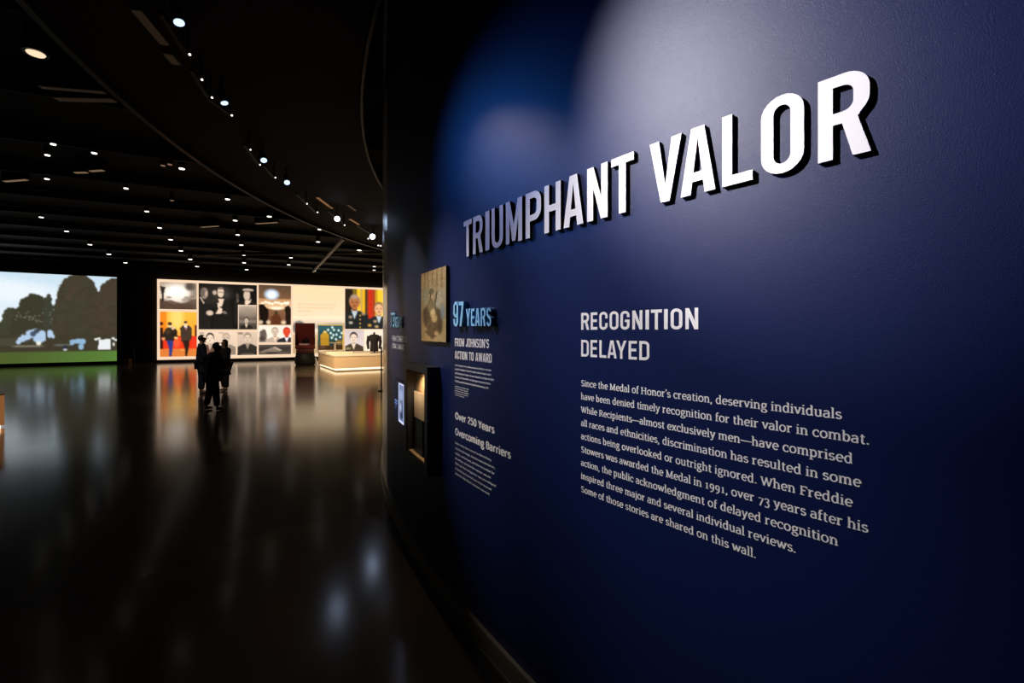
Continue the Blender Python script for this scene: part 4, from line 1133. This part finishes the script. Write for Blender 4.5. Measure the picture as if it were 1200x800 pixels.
# linear light slots on the ceiling, and glowing strips for lit soffit edges
def strip(xa, ya, xb, yb, h, w, m, label, group, drop=None):
    a = Vector(at_height(xa, ya, h)); b = Vector(at_height(xb, yb, h))
    d = b - a; c = (a + b) / 2
    rz = math.atan2(d.y, d.x)
    top = (CH + HC if drop is None else drop) - .002
    root = empty('ceiling_slot', (c.x, c.y, top), rz, label, 'ceiling slot', group)
    box('housing', (0, 0, (a.z + .012 - top) / 2), (d.length + .03, w + .03, top - a.z - .012), M_HOUS, root)
    box('diffuser', (0, 0, a.z + .006 - top), (d.length, w, .012), m, root)
HSL = HC - .24
for k, (xa, ya, xb, yb) in enumerate(((5.5, 213, 31.5, 211), (88, 202.8, 102, 202.4), (106, 201, 121, 200), (236, 266.4, 256, 265), (300, 262.4, 325, 260.8))):
    strip(xa, ya, xb, yb, HSL, .07, M_SLOT, ['tan linear light slot at the left frame edge', 'short tan light slot beside a second one', 'short tan light slot right of its twin', 'tan light slot above the photo display', 'tan light slot right of the photo display middle'][k], 'tan linear ceiling slots')
M_SLOT_D = m_emit('faint_slot', (0.75, 0.45, 0.25), 0.018)
strip(67, 117, 134, 118.5, HSL, .10, M_SLOT_D, 'faint brown ceiling slot, the lower of two at upper left', 'faint ceiling slots')
strip(48, 103, 122, 109, HSL, .06, M_SLOT_D, 'faint brown ceiling slot, the upper of two at upper left', 'faint ceiling slots')
HSO = HS - .015
for k, (xa, ya, xb, yb, m) in enumerate(((160, 14, 193, 53, M_SLOT_D), (197, 65, 206.5, 76, M_SLOT_D), (372, 232, 389, 244.5, M_EDGE_O), (410, 257, 420.5, 263.4, M_EDGE_O), (408, 240.5, 416.5, 247, M_SLOT_D))):  # last three strips paint lit edges of the soffit recess as emission
    strip(xa, ya, xb, yb, HSO, .05 if k > 1 else .07, m, ['near brown slot in the curved soffit at top', 'short brown slot in the soffit below the near one', 'glowing orange strip for a lit soffit edge beside the far lamps', 'short glowing orange strip for a lit soffit edge nearest the wall edge', 'faint glowing strip for a lit soffit edge near the wall'][k], 'slots in the curved soffit', drop=CH + HS)

# ------------------------------------------------------------------ track and track spotlights
HT = 2.48
TRACK_R = RF + 1.66
def track_seg(pa, pb, label):
    a = Vector(at_height(*pa, HT)); b = Vector(at_height(*pb, HT))
    d = b - a; c = (a + b) / 2
    root = empty('lighting_track', (c.x, c.y, CH + HS - .001), math.atan2(d.y, d.x), label, 'lighting track', 'segments of the lighting track')
    zc = a.z + .02 - root.location.z
    box('rail', (0, 0, zc), (d.length, .034, .03), M_RAIL, root)
    for s in (-1, 1):
        cyl('hanger', (s * d.length * .38, 0, zc + .015), (s * d.length * .38, 0, 0), .006, M_RAIL, root, seg=8)
SEGS = [((188, 18), (218.5, 66), 'nearest lighting track segment at the top'), ((224.5, 84), (243, 115.5), 'second lighting track segment from the top'), ((243.5, 117), (271.5, 137), 'third lighting track segment, bending left to right'), ((286.5, 171), (302.5, 193), 'fourth lighting track segment before the double lamps'), ((309, 195), (321, 209), 'fifth lighting track segment between two lamps'), ((347, 227.5), (370, 249.5), 'sixth lighting track segment before the bright lamp'), ((384, 248), (404, 263), 'seventh track segment beside the glaring lamp'), ((418, 265), (441, 278), 'farthest track segment at the wall edge')]
for pa, pb, lb in SEGS: track_seg(pa, pb, lb)

def track_head(x, y, aim, r, m, label, L=.16, h=HT - .10):
    """cylindrical head whose lens is centred at pixel x, y"""
    p = Vector(at_height(x, y, h))
    d = (Vector(aim) - p).normalized()
    root = empty('track_spotlight', (p.x, p.y, CH + HS - .001), 0, label, 'spotlight', 'spotlights on the curved track')
    lp = p - Vector(root.location)
    bm = bmesh.new(); add_cyl(bm, lp - d * L, lp - d * .006, r * 1.0, r * 1.22, 20); bm_obj('housing', bm, M_HOUS, root)
    bm = bmesh.new(); add_cyl(bm, lp - d * .006, lp, r, r, 20); bm_obj('lens', bm, m, root)
    q = lp - d * L * .6
    cyl('yoke', (q.x, q.y, q.z), (q.x, q.y, 0), .010, M_HOUS, root, seg=8)
    return p, d
BIG = [(210, 27, (-1.4, 3.2, 0.2), .036, M_LENS_B, 'nearest track spotlight with an oval blue white lens'), (263.2, 121.2, (-1.6, 4.8, 0.2), .034, M_LENS_B, 'second blue white spotlight along the track'),
       (309.2, 188, (-1.6, 4.6, 0.4), .040, M_LENS_B, 'third blue white spotlight, beside two small lamps'), (336.4, 214, (-1.6, 4.6, 0.4), .042, M_LENS_B, 'fourth blue white spotlight'),
       (395.2, 256.4, (-0.9, 2.4, 0.6), .055, M_LENS_G, 'glaring round spotlight with a blue halo'), (436.4, 277.2, (-1.0, 3.2, 0.6), .065, M_LENS_G, 'glaring round spotlight closest to the wall edge')]
for (x, y, aim, r, m, lb) in BIG:
    p, d = track_head(x, y, aim, r, m, lb)
    if m is M_LENS_G:
        spot('track_lamp', p + d * .02, aim, 3.5 if x < 420 else 4, (0.50, 0.66, 1.0), 40, 0.8, 0.16)
ORD = 'first second third fourth fifth sixth seventh eighth ninth tenth eleventh twelfth thirteenth fourteenth'.split()
SMALL = [(222.5, 64.2), (236.8, 93.6), (248.6, 114.6), (271.8, 135.4), (293.6, 175.6), (304.8, 193.2), (322.8, 208.2), (359.8, 238.8), (372.2, 248.8), (403.8, 263.8), (431.6, 279.6), (443.4, 287.6), (446.3, 288)]
for (x, y) in SMALL:
    p = at_height(x, y, HT - .08)
    k = .0015 * p[1]
    aim = (p[0] * .2, p[1] * .7, 0.0)
    track_head(x, y, aim, max(.010, k), M_LENS_W, '%s small white lamp of the track, counted from the top of the photo' % ORD[SMALL.index((x, y))], L=.09, h=HT - .08)

# ------------------------------------------------------------------ island plinth with display items
M_ISL = mat('cream_plinth', (0.66, 0.50, 0.33), 0.6, 0.3)
M_ISLT = mat('white_plinth_top', (0.80, 0.72, 0.60), 0.5, 0.3)
M_GLOW = m_emit('warm_base_glow', (1.0, 0.72, 0.42), 2.6)
I0 = Vector((-7.70, 19.7)); IL = Vector((-9.75, 22.9)); 
di = (IL - I0).normalized(); dr = Vector((di.y, -di.x))
if dr.x < 0: dr = -dr
LI, WI = (IL - I0).length, 5.4
ang_i = math.atan2(dr.y, dr.x)
ci = I0 + di * LI / 2 + dr * WI / 2
isl = empty('display_plinth', (ci.x, ci.y, 0), ang_i, 'long low cream display plinth with a glowing base before the photo wall', 'plinth')
box('body', (0, 0, .40), (WI, LI, .52), M_ISL, isl)
box('top', (0, 0, .69), (WI + .03, LI + .03, .06), M_ISLT, isl)
box('light_strip', (0, 0, .10), (WI - .16, LI - .16, .075), M_GLOW, isl)
box('kick_base', (0, 0, .031), (WI - .22, LI - .22, .062), M_ISLT, isl)
box('skirt', (0, 0, .139), (WI - .02, LI - .02, .003), M_ISLT, isl)
def on_island(x, y, zt_=.72):
    P = at_height(x, y, zt_ - CH); return P
tr = box('display_tray', (0, 0, .03), (1.2, .5, .06), M_ISLT); 
P = on_island(396, 412.8); tr.location = (-8.35, 21.9, .721); tr.rotation_euler[2] = ang_i
tag(tr, 'flat white tray lying on the cream plinth', 'tray')
# label stand (T shape)
q = Vector((-8.9, 22.6, .721)); q = Vector(at_height(392.5, 411.2, .721 - CH))
q.z = .721
ls = empty('label_stand', q, ang_i, 'small white T shaped label stand on the cream plinth', 'stand')
box('foot', (0, 0, .01), (.22, .22, .02), M_ISLT, ls)
box('post', (0, 0, .22), (.08, .08, .40), M_ISLT, ls)
box('label_plate', (0, 0, .44), (.55, .20, .04), mat('tan_label_plate', (.55, .36, .18), .6, .3, emit=(.6, .36, .16), strength=.35), ls)  # plate brightened by slight emission, it is no lamp
# black jacket on a torso form
M_JKT = mat('black_wool', (0.010, 0.010, 0.014), 0.9, 0.2)
P = Vector(at_height(438.5, 413.5, .721 - CH)); P.z = .721
jf = empty('jacket_form', P, ang_i * .2, 'black uniform jacket on a headless form standing on the plinth', 'mannequin')
def loft(name, rings, m, parent, seg=20):
    """rings: (z, rx, ry, cy)"""
    bm = bmesh.new(); prev = None
    for (z, rx, ry, cy) in rings:
        cur = [bm.verts.new((rx * math.cos(2 * math.pi * i / seg), cy + ry * math.sin(2 * math.pi * i / seg), z)) for i in range(seg)]
        if prev:
            for i in range(seg): bm.faces.new((prev[i], prev[(i + 1) % seg], cur[(i + 1) % seg], cur[i]))
        else: bm.faces.new(cur[::-1])
        prev = cur
    bm.faces.new(prev)
    return bm_obj(name, bm, m, parent, smooth=True)
loft('jacket', [(.08, .20, .14, 0), (.30, .19, .14, 0), (.50, .18, .13, 0), (.68, .24, .15, 0), (.80, .27, .14, 0), (.87, .20, .11, 0), (.90, .09, .08, 0)], M_JKT, jf)
for s in (-1, 1):
    bm = bmesh.new(); add_cyl(bm, (s * .25, 0, .82), (s * .30, -.02, .50), .085, .07, 12); add_cyl(bm, (s * .30, -.02, .52), (s * .26, -.06, .20), .07, .055, 12)
    bm_obj('sleeve', bm, M_JKT, jf)
cyl('neck_cap', (0, 0, .88), (0, 0, 1.0), .05, M_JKT, jf, r1=.045)
cyl('stem', (0, 0, .01), (0, 0, .10), .03, M_BLACK, jf)
box('base', (0, 0, .01), (.36, .26, .02), M_BLACK, jf)

# ------------------------------------------------------------------ dark red upright display
M_RED = mat('dark_red_upholstery', (0.16, 0.018, 0.014), 0.6, 0.3, vary=.3, emit=(0.16, 0.02, 0.015), strength=0.0)
M_RED2 = mat('deep_red_panel', (0.085, 0.012, 0.010), 0.5, 0.4)
Pk = Vector(at_height(354, 428.0, -CH)); Pk.z = 0
kd = empty('museum_cabinet', (Pk.x, Pk.y + .35, 0), math.atan2(-Pk.x, Pk.y), 'dark red upright cabinet on a black base beside the cream plinth', 'cabinet')
KW = .96
loft('base', [(0, .44, .34, 0), (.10, .50, .40, 0), (.42, .50, .40, 0), (.50, .45, .36, 0), (.62, .46, .36, 0)], M_BLACK, kd, 24)
box('drum', (0, 0, .73), (.86, .62, .22), M_RED2, kd, bevel=.05)
box('seat_shelf', (0, 0, .94), (KW, .70, .20), M_RED, kd, bevel=.06)
box('back_panel', (0, .30, 1.62), (KW, .06, 1.16), M_RED, kd, bevel=.02)
for s in (-1, 1): box('side_panel', (s * (KW / 2 - .03), .06, 1.25 + (.12 if s < 0 else 0)), (.06, .46, .42 + (.24 if s < 0 else 0)), M_RED2, kd, bevel=.015)
box('top_rail', (0, .30, 2.17), (KW - .1, .05, .06), M_RED2, kd, bevel=.015)
cap = empty('uniform_cap', (kd.location.x + .10, kd.location.y - .12, 1.131), 0, 'black rounded cap resting on a pale cloth in the red cabinet', 'cap')
ball('crown', (0, 0, .13), (.20, .16, .13), M_BLACK, cap); box('brim', (0, -.10, .03), (.34, .20, .025), M_BLACK, cap, bevel=.01)
clo = empty('folded_cloth', (kd.location.x + .02, kd.location.y - .12, 1.043), 0, 'pale pink folded cloth lying in the dark red cabinet', 'cloth')
box('cloth', (0, 0, .045), (.46, .30, .085), mat('pale_pink_cloth', (.55, .34, .28), .9, .1, emit=(.5, .3, .24), strength=.18), clo, bevel=.03)  # slight emission put into the cloth to brighten it

# small round things beside the cabinet
M_PALE = mat('pale_ceramic', (.6, .5, .38), .5, .4, emit=(.7, .5, .3), strength=.35)
for k, (x, y, r) in enumerate(((365, 421.5, .11), (369, 425, .10))):
    P = Vector(at_height(x, y, -CH)); 
    b_ = empty('floor_uplight', (P.x, P.y, 0), 0, ['small pale floor lamp directly beside the red cabinet', 'small pale floor lamp between cabinet and cream plinth'][k], 'floor lamp', 'floor lamps beside the cabinet')
    loft('body', [(0, r * .8, r * .8, 0), (.03, r, r, 0), (.18, r, r, 0), (.24, r * .7, r * .7, 0)], M_PALE, b_, 14)
    bm = bmesh.new(); add_cyl(bm, (0, 0, .24), (0, 0, .25), r * .6, r * .6, 14); bm_obj('lens', bm, m_emit('uplight_lens', (1, .8, .55), 3), b_)

# thin black post by the wall edge
P = Vector(at_height(447.0, 458, -CH))
sp_ = empty('black_post', (P.x, P.y, 0), 0, 'thin black post standing beside the edge of the curved wall', 'post')
cyl('pole', (0, 0, .02), (0, 0, 1.30), .022, M_BLACK, sp_, seg=12)
cyl('foot', (0, 0, 0), (0, 0, .02), .10, M_BLACK, sp_, seg=20)

# small dark stanchion before the dark wall left of the photos
P = Vector(at_height(157, 426.5, -CH))
sg = empty('floor_sign', (P.x, P.y, 0), .4, 'dim slim sign stand before the dark wall left of the photographs', 'sign stand')
cyl('pole', (0, 0, .02), (0, 0, .95), .02, M_BLACK, sg, seg=10)
cyl('foot', (0, 0, 0), (0, 0, .02), .12, M_BLACK, sg, seg=18)
box('plate', (0, 0, 1.02), (.22, .02, .16), M_RAIL, sg)
lb_ = empty('small_box', (P.x + .05, P.y - .45, 0), 0, 'tiny dim tan box at the foot of the sign stand', 'box')
box('body', (0, 0, .16), (.26, .2, .32), mat('tan_box', (.12, .08, .05), .7, .2), lb_)

# ------------------------------------------------------------------ plinth cut by the left frame edge
P = Vector(at_height(5.2, 503, -CH))
av = math.atan2(P.x, P.y)
pl = empty('lit_plinth', (P.x - .70 * math.cos(-av) + .35 * math.sin(av), P.y - .70 * math.sin(-av) + .35 * math.cos(av), 0), -av, 'orange tan plinth with white top cut off by the left frame edge', 'plinth')
box('body', (0, 0, .35), (1.4, .7, .54), mat('orange_tan_plinth', (.50, .22, .08), .6, .3, emit=(.8, .32, .10), strength=.28), pl)  # emission in the body imitates the lit plinth side
box('top', (0, 0, .625), (1.42, .72, .02), M_ISLT, pl)
box('light_strip', (0, 0, .05), (1.30, .60, .06), m_emit('plinth_base_light', (1.0, .78, .50), 3.0), pl)
box('foot', (0, 0, .01), (1.2, .5, .02), M_BLACK, pl)

# ------------------------------------------------------------------ people
M_SKIN = mat('brown_skin', (0.16, 0.075, 0.045), 0.55, 0.4)
M_SKIN2 = mat('warm_skin', (0.30, 0.15, 0.095), 0.55, 0.4)
M_HAIR = mat('black_hair', (0.008, 0.007, 0.007), 0.5, 0.4, bump=.4, bscale=90)
M_NAVY = mat('navy_suit_cloth', (0.008, 0.010, 0.020), 0.85, 0.2, bump=.2, bscale=400)
M_BLK = mat('black_suit_cloth', (0.007, 0.007, 0.008), 0.85, 0.2, bump=.2, bscale=400)
M_SHIRT = mat('white_shirt_cloth', (0.5, 0.48, 0.46), 0.8, 0.2)
M_SHOE = mat('black_shoe_leather', (0.010, 0.009, 0.009), 0.3, 0.5)

def skin_mesh(name, nodes, edges, m, parent=None, root=0, sub=2):
    """continuous surface grown around a joint skeleton: nodes (x, y, z, rx, ry)"""
    me = bpy.data.meshes.new(name)
    me.from_pydata([n[:3] for n in nodes], edges, [])
    o = bpy.data.objects.new(name, me)
    COL.objects.link(o)
    md = o.modifiers.new('skin', 'SKIN'); md.use_smooth_shade = True
    for i, n in enumerate(nodes):
        sv = me.skin_vertices[0].data[i]
        sv.radius = (n[3], n[4] if len(n) > 4 else n[3])
        sv.use_root = (i == root)
    s = o.modifiers.new('sub', 'SUBSURF'); s.levels = sub; s.render_levels = sub
    dg = bpy.context.evaluated_depsgraph_get()
    ev = o.evaluated_get(dg)
    nm = bpy.data.meshes.new_from_object(ev)
    nm.name = name
    o.modifiers.clear(); o.data = nm
    nm.materials.clear(); nm.materials.append(m)
    for p in nm.polygons: p.use_smooth = True
    if parent: o.parent = parent
    return o

def lerp(a, b, t): return tuple(a[i] + (b[i] - a[i]) * t for i in range(3))
def person(locxy, face_deg, H, J, mats, label, hair='short', skirt=False, scale_w=1.0):
    """J: joints in a frame that looks along +y, heights as fractions of H"""
    skin, coat, trou = mats
    J = {k: (v[0] * H, v[1] * H, v[2] * H) for k, v in J.items()}
    N = []; E = []
    def nd(p, r, r2=None): N.append((*p, r * H, (r2 or r) * H)); return len(N) - 1
    pel = nd(J['pelvis'], .070, .055)
    ch = nd(lerp(J['pelvis'], J['chest'], .55), .066, .050); E.append((pel, ch))
    c2 = nd(J['chest'], .076, .055); E.append((ch, c2))
    nk = nd(J['neck'], .032); E.append((c2, nk))
    h0 = nd(lerp(J['neck'], J['head'], .45), .034, .040); E.append((nk, h0))
    h1 = nd(lerp(J['neck'], J['head'], .85), .049, .060); E.append((h0, h1))
    h2 = nd(lerp(J['neck'], J['head'], 1.25), .046, .054); E.append((h1, h2))
    ends = {}
    for s in 'lr':
        sh = nd(J['sh' + s], .034); E.append((c2, sh))
        el = nd(J['el' + s], .023); E.append((sh, el))
        wr = nd(J['wr' + s], .015, .013); E.append((el, wr))
        d = (Vector(J['wr' + s]) - Vector(J['el' + s])).normalized()
        palm = nd(tuple(Vector(J['wr' + s]) + d * .035 * H), .012, .020); E.append((wr, palm))
        side = d.cross(Vector((0, 0, 1))).normalized()
        up = side.cross(d).normalized()
        base = Vector(J['wr' + s]) + d * .045 * H
        for k, (off, ln) in enumerate(((-.017, .036), (-.006, .042), (.006, .039), (.016, .030))):
            f0 = nd(tuple(base + side * off * H), .0058); E.append((palm, f0))
            f1 = nd(tuple(base + side * off * 1.1 * H + d * ln * .55 * H), .0050); E.append((f0, f1))
            f2 = nd(tuple(base + side * off * 1.1 * H + d * ln * .95 * H - up * .010 * H), .0042); E.append((f1, f2))
        sg_ = 1 if s == 'l' else -1
        t0 = nd(tuple(Vector(J['wr' + s]) + d * .016 * H + up * .014 * H), .0065); E.append((wr, t0))
        t1 = nd(tuple(Vector(J['wr' + s]) + d * .040 * H + up * .026 * H), .0055); E.append((t0, t1))
        hp = nd(J['hp' + s], .048); E.append((pel, hp))
        kn = nd(J['kn' + s], .031); E.append((hp, kn))
        cf = nd(lerp(J['kn' + s], J['an' + s], .35), .029); E.append((kn, cf))
        an = nd(J['an' + s], .019); E.append((cf, an))
        toe = nd((J['an' + s][0], J['an' + s][1] + .075 * H, .020 * H), .016, .020); E.append((an, toe))
    o = skin_mesh('person', N, E, skin, None, pel, 1)
    tag(o, label, 'person', 'visitors talking on the polished floor')
    # face features (parts that stick out of the head)
    hd = Vector(J['head']); q = H
    hc = Vector(lerp(J['neck'], J['head'], .85))
    fv = []
    bm = bmesh.new()
    def blob(c, s):
        g = bmesh.ops.create_uvsphere(bm, u_segments=10, v_segments=6, radius=1.0, matrix=Matrix.Translation(c) @ Matrix.Diagonal((s[0], s[1], s[2], 1)))
    blob(hc + Vector((0, .050, .0)) * q, (.0075 * q, .013 * q, .014 * q))
    blob(hc + Vector((0, .044, -.026)) * q, (.015 * q, .008 * q, .005 * q))
    blob(hc + Vector((0, .036, -.046)) * q, (.017 * q, .014 * q, .012 * q))
    for s in (-1, 1): blob(hc + Vector((s * .043, -.002, .004)) * q, (.006 * q, .011 * q, .018 * q))
    bm_obj('face_features', bm, skin, o, smooth=True)
    bm = bmesh.new()
    for s in (-1, 1): bmesh.ops.create_uvsphere(bm, u_segments=8, v_segments=6, radius=1.0, matrix=Matrix.Translation(hc + Vector((s * .018, .0465, .012)) * q) @ Matrix.Diagonal((.0065 * q, .004 * q, .004 * q, 1)))
    bm_obj('eyes', bm, M_HAIR, o, smooth=True)
    # hair
    bm = bmesh.new()
    bmesh.ops.create_uvsphere(bm, u_segments=20, v_segments=14, radius=1.0, matrix=Matrix.Translation(hc + Vector((0, -.010, .016)) * q) @ Matrix.Diagonal((.055 * q, .058 * q, .058 * q, 1)))
    kill = [v for v in bm.verts if v.co.y > hc.y + .014 * q and v.co.z < hc.z + .052 * q - (v.co.y - hc.y - .014 * q) * .3]
    bmesh.ops.delete(bm, geom=kill, context='VERTS')
    if hair == 'long':
        for a in range(-4, 5):
            an_ = math.radians(a * 22)
            x = math.sin(an_) * .046; y = -math.cos(an_) * .048
            add_cyl(bm, hc + Vector((x, y, .02)) * q, hc + Vector((x * 1.05, y * .9 - .005, -.085)) * q, .018 * q, .012 * q, 8)
    bm_obj('hair', bm, M_HAIR, o, smooth=True)
    # jacket
    N = []; E = []
    jp = nd((J['pelvis'][0], J['pelvis'][1], J['pelvis'][2] - .05 * H), .118 * scale_w, .095)
    jw = nd(lerp(J['pelvis'], J['chest'], .5), .104 * scale_w, .088); E.append((jp, jw))
    jc = nd(J['chest'], .112 * scale_w, .088); E.append((jw, jc))
    jn = nd(lerp(J['chest'], J['neck'], .72), .048); E.append((jc, jn))
    for s in 'lr':
        a = nd(J['sh' + s], .058); b = nd(J['el' + s], .044); c = nd(lerp(J['el' + s], J['wr' + s], .86), .034)
        E += [(jc, a), (a, b), (b, c)]
    skin_mesh('jacket', N, E, coat, o, 0, 1)
    N = []; E = []
    cc_ = nd(lerp(J['chest'], J['neck'], .78), .046); dd_ = nd(lerp(J['chest'], J['neck'], 1.02), .039); E.append((cc_, dd_))
    skin_mesh('collar', N, E, M_SHIRT, o, 0, 1)
    for s in 'lr':
        N = []; E = []
        a = nd(lerp(J['el' + s], J['wr' + s], .86), .024); b = nd(lerp(J['el' + s], J['wr' + s], .97), .021); E.append((a, b))
        skin_mesh('shirt_cuff', N, E, M_SHIRT, o, 0, 1)
    # trousers or skirt
    N = []; E = []
    p0 = nd(J['pelvis'], .100, .082)
    for s in 'lr':
        a = nd(J['hp' + s], .074); b = nd(J['kn' + s], .056); c = nd(lerp(J['kn' + s], J['an' + s], .5), .049); d = nd(lerp(J['kn' + s], J['an' + s], .93), .044)
        E += [(p0, a), (a, b), (b, c), (c, d)]
    skin_mesh('trousers', N, E, trou, o, 0, 1)
    if skirt:
        c = Vector(J['pelvis'])
        sk = loft('coat_skirt', [(c.z - .22 * H, .115 * H, .095 * H, c.y), (c.z - .1 * H, .108 * H, .09 * H, c.y), (c.z + .03 * H, .092 * H, .076 * H, c.y)], coat, o, 20)
        sk.data.transform(Matrix.Translation((c.x, 0, 0)))
    for s in 'lr':
        x, y, z = J['an' + s]
        N = [(x, y - .022 * H, .022 * H, .021 * H, .021 * H), (x, y + .03 * H, .022 * H, .021 * H, .021 * H), (x, y + .088 * H, .018 * H, .022 * H, .016 * H), (x, y, .042 * H, .022 * H, .022 * H)]
        skin_mesh('shoe', N, [(0, 1), (1, 2), (1, 3)], M_SHOE, o, 1, 1)
    o.location = (locxy[0], locxy[1], 0)
    o.rotation_euler[2] = math.radians(face_deg)
    return o

BASE = dict(pelvis=(0, 0, .53), chest=(0, 0, .745), neck=(0, .005, .845), head=(0, .015, .935), shl=(-.105, 0, .80), shr=(.105, 0, .80), ell=(-.13, -.02, .625), elr=(.13, -.02, .625), wrl=(-.12, .06, .49), wrr=(.12, .06, .49),
            hpl=(-.05, 0, .50), hpr=(.05, 0, .50), knl=(-.058, .01, .275), knr=(.058, .01, .275), anl=(-.06, -.01, .045), anr=(.06, -.01, .045))
def pose(**k):
    d = dict(BASE); d.update(k); return d
def px_ground(x, y): return at_height(x, y, -CH)
# +y of the figure is the way it faces; rotation 0 faces away from the viewer, -90 faces right, 180 faces the viewer
P = px_ground(236.2, 460.5)
person(P, -50, 1.67, pose(elr=(.13, .03, .63), wrr=(.08, .16, .60), ell=(-.12, .05, .63), wrl=(-.06, .17, .58)), (M_SKIN2, M_NAVY, M_NAVY), 'person in a navy suit with short black hair, standing at the left of the group', 'short', scale_w=1.08)
P = px_ground(248.5, 480.5)
person(P, -38, 1.53, pose(chest=(0, .035, .745), neck=(0, .055, .842), head=(0, .075, .93), shl=(-.105, .03, .80), shr=(.105, .03, .80), elr=(.12, .10, .65), wrr=(.02, .20, .60), ell=(-.13, .05, .64), wrl=(-.05, .17, .58), anl=(-.11, -.04, .045), anr=(.105, .03, .045), knl=(-.085, .0, .275), knr=(.085, .02, .275)), (M_SKIN, M_BLK, M_BLK), 'shorter person in black seen from behind, reaching an arm forward in the middle', 'short')
P = px_ground(263.6, 457.8)
person(P, 150, 1.53, pose(elr=(.12, .04, .63), wrr=(.05, .15, .58), ell=(-.12, .04, .63), wrl=(-.04, .16, .575), anl=(-.04, -.01, .045), anr=(.04, -.01, .045)), (M_SKIN2, M_BLK, M_BLK), 'person with long dark hair and a black coat at the right of the group', 'long', skirt=True)
